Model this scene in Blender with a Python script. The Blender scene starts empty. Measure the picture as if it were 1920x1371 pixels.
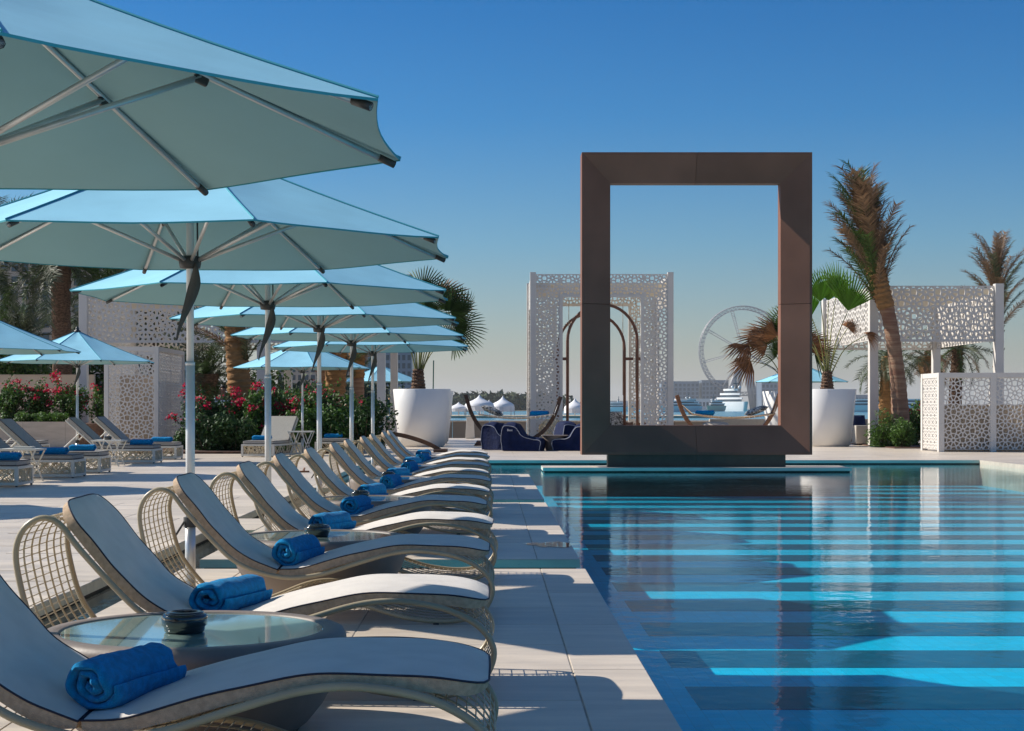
import bpy, math, random
from mathutils import Vector, Matrix
R = math.radians
rnd = random.Random(7)

# ------------------------------------------------------------------ camera
H, F, XV, YH = 1.15, 3050.0, 918.0, 766.0       # eye height, focal length in photo pixels, vanishing point
K = H / 1.05
def DY(py, z=0.0): return (H - z) * F / (py - YH)          # distance of a ground point at photo row py
def PX(px, d): return (px - XV) * d / F
def PZ(py, d): return H - (py - YH) * d / F
scene = bpy.context.scene
C = scene.collection
cd = bpy.data.cameras.new('camera')
cam = bpy.data.objects.new('camera', cd); C.objects.link(cam)
cam.location = (0, 0, H); cam.rotation_euler = (R(90), 0, 0)
cd.sensor_width = 36.0; cd.lens = F / 1920.0 * 36.0
cd.shift_x = (960 - XV) / 1920.0
cd.shift_y = (YH - 685.5) / 1920.0
cd.clip_start = 0.05; cd.clip_end = 40000
scene.camera = cam

# ------------------------------------------------------------------ sky and sun
LDIR = Vector((2.68, -0.85, -1.957)).normalized()          # direction the sunlight travels
elev = math.asin(-LDIR.z)
w = bpy.data.worlds.new('World'); scene.world = w; w.use_nodes = True
nt = w.node_tree
bg = nt.nodes['Background']
sky = nt.nodes.new('ShaderNodeTexSky'); sky.sky_type = 'NISHITA'; sky.sun_disc = False
sky.sun_elevation = elev
sky.sun_rotation = math.atan2(-LDIR.x, -LDIR.y)
sky.altitude = 0; sky.air_density = 1.0; sky.dust_density = 0.8; sky.ozone_density = 3.0
# sky tint by height: pale horizon, deep blue band, lifted overhead to fill the shade
wg = nt.nodes.new('ShaderNodeTexCoord'); wx = nt.nodes.new('ShaderNodeSeparateXYZ'); nt.links.new(wg.outputs['Generated'], wx.inputs[0])
wr = nt.nodes.new('ShaderNodeValToRGB'); we = wr.color_ramp.elements
we[0].position = 0.0; we[0].color = (1.0, 0.86, 0.80, 1)
we[1].position = 0.036; we[1].color = (0.76, 0.78, 0.77, 1)
for pos, c in ((0.10, (0.40, 0.74, 0.94, 1)), (0.175, (0.12, 0.59, 0.97, 1)), (0.244, (0.035, 0.50, 0.92, 1)), (0.60, (0.58, 0.82, 1.05, 1))):
    e_ = we.new(pos); e_.color = c
nt.links.new(wx.outputs[2], wr.inputs[0])
wm = nt.nodes.new('ShaderNodeMix'); wm.data_type = 'RGBA'; wm.blend_type = 'MULTIPLY'; wm.inputs[0].default_value = 1.0
nt.links.new(sky.outputs[0], wm.inputs[6]); nt.links.new(wr.outputs[0], wm.inputs[7]); nt.links.new(wm.outputs[2], bg.inputs[0])
bg.inputs[1].default_value = 0.083
sd = bpy.data.lights.new('sun', 'SUN'); sd.energy = 5.0; sd.angle = R(0.5); sd.color = (1.0, 0.93, 0.83)
sun = bpy.data.objects.new('sun', sd); C.objects.link(sun)
sun.rotation_euler = LDIR.to_track_quat('-Z', 'Y').to_euler()
scene.view_settings.view_transform = 'Standard'; scene.view_settings.look = 'None'
scene.view_settings.gamma = 1.0; scene.view_settings.exposure = 0.38
scene.cycles.use_denoising = True
scene.cycles.max_bounces = 10; scene.cycles.transparent_max_bounces = 16
scene.cycles.caustics_reflective = False; scene.cycles.caustics_refractive = False
scene.cycles.sample_clamp_indirect = 6.0

# ------------------------------------------------------------------ materials
MATS = {}
def mat(name, col, rough=0.6, var=0.0, scale=5.0, bump=0.0, bscale=60.0, metal=0.0, island=0.0, objvar=0.0,
        spec=0.5, stretch=(1, 1, 1), transl=0.0, col2=None, sheen=0.0, coat=0.0, detail=4.0, bdist=0.01):
    m = bpy.data.materials.new(name); m.use_nodes = True; MATS[name] = m
    n = m.node_tree.nodes; l = m.node_tree.links
    b = n['Principled BSDF']; out = n['Material Output']
    b.inputs['Roughness'].default_value = rough; b.inputs['Metallic'].default_value = metal
    b.inputs['Specular IOR Level'].default_value = spec
    if sheen: b.inputs['Sheen Weight'].default_value = sheen
    if coat: b.inputs['Coat Weight'].default_value = coat; b.inputs['Coat Roughness'].default_value = 0.06
    tc = n.new('ShaderNodeTexCoord'); mp = n.new('ShaderNodeMapping'); l.new(tc.outputs['Object'], mp.inputs[0])
    mp.inputs['Scale'].default_value = stretch
    src = None
    if var or col2:
        nz = n.new('ShaderNodeTexNoise'); nz.inputs['Scale'].default_value = scale; nz.inputs['Detail'].default_value = detail
        l.new(mp.outputs[0], nz.inputs['Vector'])
        rp = n.new('ShaderNodeValToRGB'); rp.color_ramp.elements[0].position = 0.35; rp.color_ramp.elements[1].position = 0.65
        c2 = col2 if col2 else tuple(min(1, c * (1 + var)) for c in col)
        c1 = col if col2 else tuple(c * (1 - var) for c in col)
        rp.color_ramp.elements[0].color = (*c1, 1); rp.color_ramp.elements[1].color = (*c2, 1)
        l.new(nz.outputs[0], rp.inputs[0]); src = rp.outputs[0]
    if island or objvar:
        hs = n.new('ShaderNodeHueSaturation'); mr = n.new('ShaderNodeMapRange')
        a = island or objvar
        mr.inputs[3].default_value = 1 - a; mr.inputs[4].default_value = 1 + a
        if island:
            g = n.new('ShaderNodeNewGeometry'); l.new(g.outputs['Random Per Island'], mr.inputs[0])
        else:
            g = n.new('ShaderNodeObjectInfo'); l.new(g.outputs['Random'], mr.inputs[0])
        l.new(mr.outputs[0], hs.inputs['Value'])
        if src: l.new(src, hs.inputs['Color'])
        else: hs.inputs['Color'].default_value = (*col, 1)
        src = hs.outputs[0]
    if src: l.new(src, b.inputs['Base Color'])
    else: b.inputs['Base Color'].default_value = (*col, 1)
    if bump:
        bz = n.new('ShaderNodeTexNoise'); bz.inputs['Scale'].default_value = bscale; bz.inputs['Detail'].default_value = 3
        l.new(mp.outputs[0], bz.inputs['Vector'])
        bp = n.new('ShaderNodeBump'); bp.inputs['Strength'].default_value = bump; bp.inputs['Distance'].default_value = bdist
        l.new(bz.outputs[0], bp.inputs['Height']); l.new(bp.outputs[0], b.inputs['Normal'])
    if transl:
        t = n.new('ShaderNodeBsdfTranslucent'); mx = n.new('ShaderNodeMixShader'); mx.inputs[0].default_value = transl
        if src: l.new(src, t.inputs[0])
        else: t.inputs[0].default_value = (*col, 1)
        l.new(b.outputs[0], mx.inputs[1]); l.new(t.outputs[0], mx.inputs[2]); l.new(mx.outputs[0], out.inputs[0])
    return m

def stone(name, col, joints=None, rough=0.42, pits=True):
    """travertine: streaks along x, fine pits, optional tile joints for far paving"""
    m = mat(name, col, rough=rough)
    n = m.node_tree.nodes; l = m.node_tree.links; b = n['Principled BSDF']
    tc = n.new('ShaderNodeTexCoord'); mp = n.new('ShaderNodeMapping'); mp.inputs['Scale'].default_value = (0.6, 3.2, 3.2)
    geo = n.new('ShaderNodeNewGeometry'); l.new(geo.outputs['Position'], mp.inputs[0])
    nz = n.new('ShaderNodeTexNoise'); nz.inputs['Scale'].default_value = 2.2; nz.inputs['Detail'].default_value = 9; nz.inputs['Roughness'].default_value = 0.62
    l.new(mp.outputs[0], nz.inputs['Vector'])
    rp = n.new('ShaderNodeValToRGB'); e = rp.color_ramp.elements
    e[0].position = 0.3; e[1].position = 0.72
    e[0].color = (*(c * 0.78 for c in col), 1); e[1].color = (*(min(1, c * 1.12) for c in col), 1)
    l.new(nz.outputs[0], rp.inputs[0])
    oi = n.new('ShaderNodeObjectInfo'); mr = n.new('ShaderNodeMapRange'); mr.inputs[3].default_value = 0.90; mr.inputs[4].default_value = 1.07
    l.new(oi.outputs['Random'], mr.inputs[0])
    hs = n.new('ShaderNodeHueSaturation'); l.new(rp.outputs[0], hs.inputs['Color']); l.new(mr.outputs[0], hs.inputs['Value'])
    src = hs.outputs[0]
    # large soft stains
    st = n.new('ShaderNodeTexNoise'); st.inputs['Scale'].default_value = 0.7; st.inputs['Detail'].default_value = 5
    l.new(geo.outputs['Position'], st.inputs['Vector'])
    sr = n.new('ShaderNodeMapRange'); sr.inputs[1].default_value = 0.35; sr.inputs[2].default_value = 0.7; sr.inputs[3].default_value = 0.84; sr.inputs[4].default_value = 1.05
    l.new(st.outputs[0], sr.inputs[0])
    h2 = n.new('ShaderNodeHueSaturation'); l.new(src, h2.inputs['Color']); l.new(sr.outputs[0], h2.inputs['Value']); src = h2.outputs[0]
    if pits:
        pz = n.new('ShaderNodeTexNoise'); pz.inputs['Scale'].default_value = 30; pz.inputs['Detail'].default_value = 4
        mp2 = n.new('ShaderNodeMapping'); mp2.inputs['Scale'].default_value = (0.5, 1.6, 1.6); l.new(geo.outputs['Position'], mp2.inputs[0]); l.new(mp2.outputs[0], pz.inputs['Vector'])
        pr = n.new('ShaderNodeMapRange'); pr.inputs[1].default_value = 0.66; pr.inputs[2].default_value = 0.74; pr.inputs[3].default_value = 1; pr.inputs[4].default_value = 0.72
        l.new(pz.outputs[0], pr.inputs[0])
        h3 = n.new('ShaderNodeHueSaturation'); l.new(src, h3.inputs['Color']); l.new(pr.outputs[0], h3.inputs['Value']); src = h3.outputs[0]
    if joints:
        bt = n.new('ShaderNodeTexBrick'); bt.inputs['Scale'].default_value = 1.0
        bt.inputs['Mortar Size'].default_value = 0.006; bt.inputs['Brick Width'].default_value = joints[0]; bt.inputs['Row Height'].default_value = joints[1]
        bt.offset = 0.5
        l.new(geo.outputs['Position'], bt.inputs['Vector'])
        mx = n.new('ShaderNodeMix'); mx.data_type = 'RGBA'
        l.new(bt.outputs['Fac'], mx.inputs[0]); l.new(src, mx.inputs[6]); mx.inputs[7].default_value = (*(c * 0.55 for c in col), 1)
        src = mx.outputs[2]
    l.new(src, b.inputs['Base Color'])
    rr = n.new('ShaderNodeMapRange'); rr.inputs[3].default_value = rough - 0.1; rr.inputs[4].default_value = rough + 0.14
    l.new(nz.outputs[0], rr.inputs[0]); l.new(rr.outputs[0], b.inputs['Roughness'])
    bp = n.new('ShaderNodeBump'); bp.inputs['Strength'].default_value = 0.12; bp.inputs['Distance'].default_value = 0.004
    l.new(nz.outputs[0], bp.inputs['Height']); l.new(bp.outputs[0], b.inputs['Normal'])
    return m

def water_mat(name, tint, bump, scale, ior=1.33, extra=None):
    m = bpy.data.materials.new(name); m.use_nodes = True; MATS[name] = m
    n = m.node_tree.nodes; l = m.node_tree.links
    n.remove(n['Principled BSDF']); out = n['Material Output']
    geo = n.new('ShaderNodeNewGeometry')
    mp = n.new('ShaderNodeMapping'); mp.inputs['Scale'].default_value = (1, 1, 1); l.new(geo.outputs['Position'], mp.inputs[0])
    z1 = n.new('ShaderNodeTexNoise'); z1.inputs['Scale'].default_value = scale; z1.inputs['Detail'].default_value = 2
    z2 = n.new('ShaderNodeTexNoise'); z2.inputs['Scale'].default_value = scale * 0.28; z2.inputs['Detail'].default_value = 1
    l.new(mp.outputs[0], z1.inputs['Vector']); l.new(mp.outputs[0], z2.inputs['Vector'])
    pt = n.new('ShaderNodeTexNoise'); pt.inputs['Scale'].default_value = 0.35; pt.inputs['Detail'].default_value = 2
    l.new(mp.outputs[0], pt.inputs['Vector'])
    pr = n.new('ShaderNodeMapRange'); pr.inputs[1].default_value = 0.35; pr.inputs[2].default_value = 0.7; pr.inputs[3].default_value = 0.15; pr.inputs[4].default_value = 1.0
    l.new(pt.outputs[0], pr.inputs[0])
    ml = n.new('ShaderNodeMath'); ml.operation = 'MULTIPLY'; l.new(z1.outputs[0], ml.inputs[0]); l.new(pr.outputs[0], ml.inputs[1])
    m2 = n.new('ShaderNodeMath'); m2.operation = 'MULTIPLY'; m2.inputs[1].default_value = 1.2; l.new(z2.outputs[0], m2.inputs[0])
    ad = n.new('ShaderNodeMath'); ad.operation = 'ADD'; l.new(ml.outputs[0], ad.inputs[0]); l.new(m2.outputs[0], ad.inputs[1])
    bp = n.new('ShaderNodeBump'); bp.inputs['Strength'].default_value = bump; bp.inputs['Distance'].default_value = 0.02
    l.new(ad.outputs[0], bp.inputs['Height'])
    fr = n.new('ShaderNodeFresnel'); fr.inputs[0].default_value = ior; l.new(bp.outputs[0], fr.inputs['Normal'])
    tr = n.new('ShaderNodeBsdfTransparent'); tr.inputs[0].default_value = (*tint, 1)
    gl = n.new('ShaderNodeBsdfGlossy'); gl.inputs['Roughness'].default_value = 0.0; gl.inputs[0].default_value = (1, 1, 1, 1); l.new(bp.outputs[0], gl.inputs['Normal'])
    pw = n.new('ShaderNodeMath'); pw.operation = 'POWER'; pw.inputs[1].default_value = 1.4; l.new(fr.outputs[0], pw.inputs[0])
    mx = n.new('ShaderNodeMixShader'); l.new(pw.outputs[0], mx.inputs[0]); l.new(tr.outputs[0], mx.inputs[1]); l.new(gl.outputs[0], mx.inputs[2])
    l.new(mx.outputs[0], out.inputs[0])
    return m

TRAV = (0.70, 0.60, 0.485)
stone('travertine', TRAV, rough=0.45)
stone('travertine_far', TRAV, joints=(1.2, 0.6), rough=0.36)
stone('travertine_side_bounce', (0.62, 0.66, 0.54), rough=0.5)  # lightened in colour for light bounced off the pool water
stone('travertine_wall', (0.50, 0.42, 0.34), joints=(1.2, 0.3), rough=0.6)
mat('undercut_shade', (0.05, 0.035, 0.025), 0.8, var=0.3)  # near-black brown puts the shadow gap at the slab foot into the colour
mat('joint_bed', (0.42, 0.37, 0.31), 0.9, var=0.2)
water_mat('pool_water', (0.80, 0.97, 1.0), 0.10, 19.0, ior=1.19)
water_mat('puddle_water', (0.72, 0.70, 0.68), 0.01, 6.0, ior=1.33)
mat('sea', (0.02, 0.16, 0.24), 0.16, bump=0.6, bscale=0.7, col2=(0.03, 0.22, 0.30), scale=0.012, bdist=0.3)
def mosaic(name, col, dark):
    m = mat(name, col, rough=0.4); n = m.node_tree.nodes; l = m.node_tree.links
    g = n.new('ShaderNodeNewGeometry'); bt = n.new('ShaderNodeTexBrick'); bt.offset = 0.0; bt.inputs['Scale'].default_value = 1.0
    bt.inputs['Brick Width'].default_value = 0.1; bt.inputs['Row Height'].default_value = 0.1; bt.inputs['Mortar Size'].default_value = 0.004
    bt.inputs['Color1'].default_value = (*col, 1); bt.inputs['Color2'].default_value = (*(c * dark for c in col), 1); bt.inputs['Mortar'].default_value = (*(c * .8 for c in col), 1)
    nz = n.new('ShaderNodeTexNoise'); nz.inputs['Scale'].default_value = 0.5; nz.inputs['Detail'].default_value = 4
    mr = n.new('ShaderNodeMapRange'); mr.inputs[3].default_value = .88; mr.inputs[4].default_value = 1.08; hs = n.new('ShaderNodeHueSaturation')
    l.new(g.outputs['Position'], bt.inputs['Vector']); l.new(g.outputs['Position'], nz.inputs['Vector']); l.new(nz.outputs[0], mr.inputs[0]); l.new(mr.outputs[0], hs.inputs['Value'])
    l.new(bt.outputs['Color'], hs.inputs['Color']); l.new(hs.outputs[0], n['Principled BSDF'].inputs['Base Color'])
mosaic('pool_mosaic', (0.003, 0.66, 0.96), 0.86)
mosaic('pool_band', (0.006, 0.105, 0.185), 0.75)
mat('channel_stone', (0.20, 0.25, 0.22), 0.7, var=0.25, scale=4)
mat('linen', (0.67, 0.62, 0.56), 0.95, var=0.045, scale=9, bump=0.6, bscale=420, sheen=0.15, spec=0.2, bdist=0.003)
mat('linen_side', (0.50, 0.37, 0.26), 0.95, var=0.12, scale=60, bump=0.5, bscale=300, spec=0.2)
mat('navy_piping', (0.012, 0.014, 0.035), 0.7)
mat('beige_tube', (0.36, 0.30, 0.20), 0.35, var=0.06, scale=8, spec=0.5)
mat('beige_wire', (0.42, 0.36, 0.25), 0.4)
mat('towel_blue', (0.003, 0.23, 0.50), 1.0, var=0.18, scale=45, bump=1.0, bscale=260, sheen=0.1, spec=0.1, bdist=0.006)
mat('table_clay', (0.20, 0.165, 0.145), 0.55, var=0.07, scale=9, bump=0.1, bscale=90)
mat('table_glass', (0.30, 0.44, 0.40), 0.03, var=0.05, scale=3, spec=0.6, coat=1.0)
mat('black_ceramic', (0.008, 0.008, 0.009), 0.12, spec=0.6, coat=0.6)
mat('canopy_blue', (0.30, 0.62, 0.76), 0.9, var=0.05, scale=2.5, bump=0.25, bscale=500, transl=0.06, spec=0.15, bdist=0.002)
mat('canopy_under_shade', (0.27, 0.46, 0.50), 0.9, var=0.02, scale=3, bump=0.15, bscale=700, spec=0.1, bdist=0.001, transl=0.12)  # greyer, darker copy of the canopy blue: shade on the underside put into colour
mat('canopy_hem', (0.04, 0.30, 0.36), 0.9)
mat('aluminium', (0.55, 0.56, 0.56), 0.34, metal=0.55, var=0.05, scale=12)
mat('pole_white', (0.66, 0.68, 0.69), 0.35, metal=0.2, var=0.04, scale=6)
mat('dark_plastic', (0.035, 0.036, 0.036), 0.5, var=0.2)
mat('strap_grey', (0.06, 0.065, 0.065), 0.8, var=0.15)
mat('bronze_panel', (0.225, 0.100, 0.064), 0.6, var=0.13, scale=0.9, metal=0.0, bump=0.04, bscale=3, spec=0.22, objvar=0.07)
mat('bronze_dark', (0.075, 0.060, 0.040), 0.45, var=0.1)
mat('bronze_tube', (0.12, 0.050, 0.032), 0.42)
mat('white_paint', (0.64, 0.605, 0.56), 0.45, var=0.03, scale=2)
mat('cream_slat', (0.70, 0.62, 0.48), 0.6)
mat('planter_white', (0.76, 0.75, 0.73), 0.4, var=0.03, scale=1.2)
mat('wall_render', (0.44, 0.36, 0.28), 0.9, var=0.06, scale=0.8, bump=0.1, bscale=30)
mat('soil', (0.09, 0.045, 0.028), 0.95, var=0.4, scale=12, bump=0.6, bscale=25)
mat('sand', (0.48, 0.40, 0.30), 0.95, var=0.12, scale=0.4, bump=0.3, bscale=4)
mat('navy_fabric', (0.008, 0.015, 0.055), 0.85, var=0.2, scale=7, bump=0.5, bscale=14, spec=0.2, bdist=0.03)
mat('grey_piping', (0.35, 0.37, 0.42), 0.8)
mat('wood_brown', (0.20, 0.085, 0.035), 0.4, var=0.2, scale=6, stretch=(1, 1, 8))
mat('wood_dark', (0.075, 0.035, 0.018), 0.5, var=0.25, scale=8)
mat('net_white', (0.60, 0.58, 0.54), 0.9, var=0.25, scale=30)
mat('net_tan', (0.55, 0.42, 0.30), 0.9, var=0.25, scale=30)
mat('pattern_cushion', (0.03, 0.03, 0.03), 0.9, col2=(0.6, 0.58, 0.54), scale=16, detail=1)
mat('upholstery', (0.42, 0.38, 0.33), 0.9, var=0.06, scale=30)
mat('lattice_cream', (0.58, 0.49, 0.34), 0.5, var=0.05, scale=9)
mat('chair_white', (0.60, 0.58, 0.52), 0.45)
mat('chair_cushion', (0.34, 0.32, 0.29), 0.95, var=0.07, scale=40, bump=0.3, bscale=300)
mat('palm_green', (0.045, 0.085, 0.018), 0.5, island=0.45, transl=0.25, spec=0.3)
mat('palm_grey', (0.075, 0.095, 0.050), 0.5, island=0.5, transl=0.2, spec=0.3)
mat('palm_dry', (0.20, 0.12, 0.065), 0.7, island=0.45, transl=0.15)
mat('fan_green', (0.13, 0.27, 0.03), 0.42, island=0.3, transl=0.35, spec=0.4)
mat('fan_dry', (0.24, 0.11, 0.045), 0.7, island=0.35, transl=0.2)
mat('petiole', (0.20, 0.20, 0.05), 0.5, var=0.2)
mat('trunk', (0.13, 0.075, 0.045), 0.95, var=0.45, scale=9, bump=1.0, bscale=14, bdist=0.05, stretch=(1, 1, 2.5))
mat('trunk_ring', (0.20, 0.095, 0.06), 0.9, col2=(0.30, 0.19, 0.12), scale=3, stretch=(0.5, 0.5, 5), bump=0.8, bscale=10, bdist=0.03)
mat('burlap', (0.26, 0.135, 0.05), 0.95, var=0.2, scale=5, bump=0.8, bscale=9, bdist=0.04, stretch=(1, 1, 3))
mat('leaf_green', (0.060, 0.130, 0.022), 0.5, island=0.55, transl=0.25, spec=0.35)
mat('leaf_dark', (0.032, 0.075, 0.018), 0.55, island=0.5, transl=0.2, spec=0.3)
mat('leaf_bright', (0.075, 0.15, 0.025), 0.5, island=0.5, transl=0.3, spec=0.35)
mat('leaf_far', (0.045, 0.065, 0.025), 0.8, island=0.5)
mat('twig', (0.10, 0.065, 0.035), 0.9)
mat('blossom', (0.50, 0.010, 0.055), 0.7, island=0.4, transl=0.35)
mat('tent_white', (0.74, 0.74, 0.76), 0.7, var=0.03, scale=1)
mat('tent_tan', (0.50, 0.30, 0.15), 0.8)
mat('far_concrete', (0.34, 0.31, 0.28), 0.9, var=0.08, scale=0.1)
mat('far_white', (0.66, 0.66, 0.66), 0.6)
mat('far_glass', (0.05, 0.08, 0.11), 0.15, var=0.2, scale=0.05)
mat('far_tower', (0.15, 0.20, 0.27), 0.3, var=0.1, scale=0.05)
mat('steel_white', (0.30, 0.30, 0.31), 0.5)
mat('yacht_white', (0.80, 0.80, 0.79), 0.25)
mat('yacht_cream', (0.66, 0.60, 0.44), 0.3)
mat('skin', (0.24, 0.115, 0.07), 0.55)
mat('shirt_white', (0.72, 0.74, 0.78), 0.9, bump=0.3, bscale=18, bdist=0.02)
mat('hair_black', (0.012, 0.010, 0.009), 0.6)
mat('trouser_beige', (0.30, 0.24, 0.18), 0.9)
mat('green_stake', (0.02, 0.10, 0.07), 0.6)
mat('sandal', (0.22, 0.09, 0.04), 0.6)
mat('rope', (0.40, 0.35, 0.28), 0.9)
mat('print_white', (0.75, 0.75, 0.78), 0.8)
mat('emblem_gold', (0.45, 0.30, 0.12), 0.6)

# ------------------------------------------------------------------ mesh helpers
def V(*a): return Vector(a)
class MB:
    def __init__(s): s.v = []; s.f = []
    def add(s, vs, fs):
        o = len(s.v); s.v.extend(tuple(p) for p in vs); s.f.extend(tuple(i + o for i in f) for f in fs); return s
    def box(s, x0, x1, y0, y1, z0, z1):
        return s.add([(x, y, z) for z in (z0, z1) for y in (y0, y1) for x in (x0, x1)],
                     [(0, 2, 3, 1), (4, 5, 7, 6), (0, 1, 5, 4), (2, 6, 7, 3), (0, 4, 6, 2), (1, 3, 7, 5)])
    def bar(s, a, b, wx, wz, up=(0, 0, 1)):
        a = Vector(a); b = Vector(b); t = (b - a).normalized(); u = Vector(up)
        if abs(t.dot(u)) > 0.97: u = Vector((0, 1, 0))
        sx = t.cross(u).normalized() * (wx / 2); sz = sx.cross(t).normalized() * (wz / 2)
        vs = [p + i * sx + j * sz for p in (a, b) for j in (-1, 1) for i in (-1, 1)]
        return s.add(vs, [(0, 2, 3, 1), (4, 5, 7, 6), (0, 1, 5, 4), (2, 6, 7, 3), (0, 4, 6, 2), (1, 3, 7, 5)])
    def tube(s, pts, r, n=6, closed=False, caps=True):
        pts = [Vector(p) for p in pts]; m = len(pts)
        rr = r if isinstance(r, (list, tuple)) else [r] * m
        vs = []; prev = None
        for i, p in enumerate(pts):
            if closed: t = pts[(i + 1) % m] - pts[i - 1]
            else: t = pts[min(i + 1, m - 1)] - pts[max(i - 1, 0)]
            t = t.normalized() if t.length > 1e-9 else Vector((0, 0, 1))
            if prev is None:
                u = Vector((0, 0, 1)) if abs(t.z) < 0.9 else Vector((0, 1, 0))
                u = (u - t * u.dot(t)).normalized()
            else:
                u = prev - t * prev.dot(t); u = u.normalized() if u.length > 1e-6 else t.orthogonal().normalized()
            prev = u; q = t.cross(u)
            for k in range(n):
                a = 2 * math.pi * k / n
                vs.append(p + (u * math.cos(a) + q * math.sin(a)) * rr[i])
        fs = []
        for i in range(m if closed else m - 1):
            j = (i + 1) % m
            for k in range(n):
                k2 = (k + 1) % n; fs.append((i * n + k, i * n + k2, j * n + k2, j * n + k))
        if caps and not closed: fs.append(tuple(range(n))[::-1]); fs.append(tuple((m - 1) * n + k for k in range(n)))
        return s.add(vs, fs)
    def lathe(s, prof, n=32, c=(0, 0, 0), capb=True, capt=True):
        vs = []; fs = []
        for r, z in prof:
            for k in range(n):
                a = 2 * math.pi * k / n; vs.append((c[0] + r * math.cos(a), c[1] + r * math.sin(a), c[2] + z))
        for i in range(len(prof) - 1):
            for k in range(n):
                k2 = (k + 1) % n; fs.append((i * n + k, i * n + k2, (i + 1) * n + k2, (i + 1) * n + k))
        if capb: fs.append(tuple(range(n))[::-1])
        if capt: fs.append(tuple((len(prof) - 1) * n + k for k in range(n)))
        return s.add(vs, fs)
    def prism(s, poly, z0, z1):
        n = len(poly)
        return s.add([(x, y, z0) for x, y in poly] + [(x, y, z1) for x, y in poly],
                     [tuple(range(n))[::-1], tuple(range(n, 2 * n))] + [(i, (i + 1) % n, n + (i + 1) % n, n + i) for i in range(n)])
    def sheet(s, rows):
        m = len(rows[0]); o = [tuple(p) for r in rows for p in r]
        return s.add(o, [(i * m + j, i * m + j + 1, (i + 1) * m + j + 1, (i + 1) * m + j) for i in range(len(rows) - 1) for j in range(m - 1)])
    def mesh(s, name, material, smooth=False):
        me = bpy.data.meshes.new(name); me.from_pydata(s.v, [], s.f); me.update()
        if material: me.materials.append(MATS[material])
        if smooth:
            for p in me.polygons: p.use_smooth = True
        return me
def spline(P, sub=6, closed=False):
    P = [Vector(p) for p in P]; n = len(P); out = []
    for i in range(n if closed else n - 1):
        if closed: a, b, c, d = P[i - 1], P[i], P[(i + 1) % n], P[(i + 2) % n]
        else: a, b, c, d = P[max(i - 1, 0)], P[i], P[i + 1], P[min(i + 2, n - 1)]
        for k in range(sub):
            t = k / sub
            out.append(0.5 * ((2 * b) + (c - a) * t + (2 * a - 5 * b + 4 * c - d) * t * t + (3 * b - a - 3 * c + d) * t ** 3))
    if not closed: out.append(P[-1].copy())
    return out
def obj(name, me, parent=None, loc=None, rot=None):
    o = bpy.data.objects.new(name, me); C.objects.link(o)
    if parent: o.parent = parent
    if loc is not None: o.location = loc
    if rot is not None: o.rotation_euler = rot
    return o
def part(name, mb, material, parent=None, smooth=False, bevel=0, label=None, loc=None, rot=None, sub=0):
    o = obj(name, mb.mesh(name, material, smooth), parent, loc, rot)
    if bevel:
        b = o.modifiers.new('bevel', 'BEVEL'); b.width = bevel; b.segments = 2; b.limit_method = 'ANGLE'
    if sub:
        b = o.modifiers.new('sub', 'SUBSURF'); b.levels = sub; b.render_levels = sub
    if label: o['label'] = label
    return o
def tag(o, label, cat, group=None):
    o['label'] = label; o['category'] = cat
    if group: o['group'] = group
    return o
def thing(name, label, cat, loc=(0, 0, 0), rz=0.0, group=None):
    o = obj(name, None, None, loc, (0, 0, rz)); o.empty_display_size = 0.2
    return tag(o, label, cat, group)
def struct(name, mb, material, parent=None, smooth=False):
    o = part(name, mb, material, parent, smooth)
    if not parent: o['kind'] = 'structure'
    return o
def copy_tree(o, parent=None):
    c = o.copy(); C.objects.link(c); c.parent = parent
    for ch in o.children: copy_tree(ch, c)
    return c
def again(proto, label, loc, rz=0.0, scale=None):
    c = copy_tree(proto); c.location = loc; c.rotation_euler = (0, 0, rz); c['label'] = label
    if scale: c.scale = (scale,) * 3
    return c

# pierced screen pattern: cells of a rosette tiling, each cut out of the sheet
def clip(poly, nx, ny, c):
    out = []
    for i in range(len(poly)):
        a, b = poly[i], poly[(i + 1) % len(poly)]
        da = nx * a[0] + ny * a[1] - c; db = nx * b[0] + ny * b[1] - c
        if da <= 0: out.append(a)
        if (da < 0 < db) or (db < 0 < da):
            t = da / (da - db); out.append((a[0] + (b[0] - a[0]) * t, a[1] + (b[1] - a[1]) * t))
    return out
def rosette_cells():
    pts = []
    for cx, cy, ph in ((0.5, 0.5, 22.5), (0.0, 0.0, 0.0)):
        pts.append((cx, cy))
        pts += [(cx + 0.20 * math.cos(R(ph + 45 * k)), cy + 0.20 * math.sin(R(ph + 45 * k))) for k in range(8)]
    pts += [(0.5, 0.03), (0.03, 0.5)]
    allp = [(x + i, y + j) for i in (-1, 0, 1) for j in (-1, 0, 1) for x, y in pts]
    cells = []
    for x, y in pts:
        poly = [(x - .6, y - .6), (x + .6, y - .6), (x + .6, y + .6), (x - .6, y + .6)]
        for px, py in allp:
            dx, dy = px - x, py - y
            if dx * dx + dy * dy < 1e-9 or dx * dx + dy * dy > 1.5: continue
            poly = clip(poly, dx, dy, (px * px + py * py - x * x - y * y) / 2)
        cells.append(poly)
    return cells
CELLS = rosette_cells()
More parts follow.
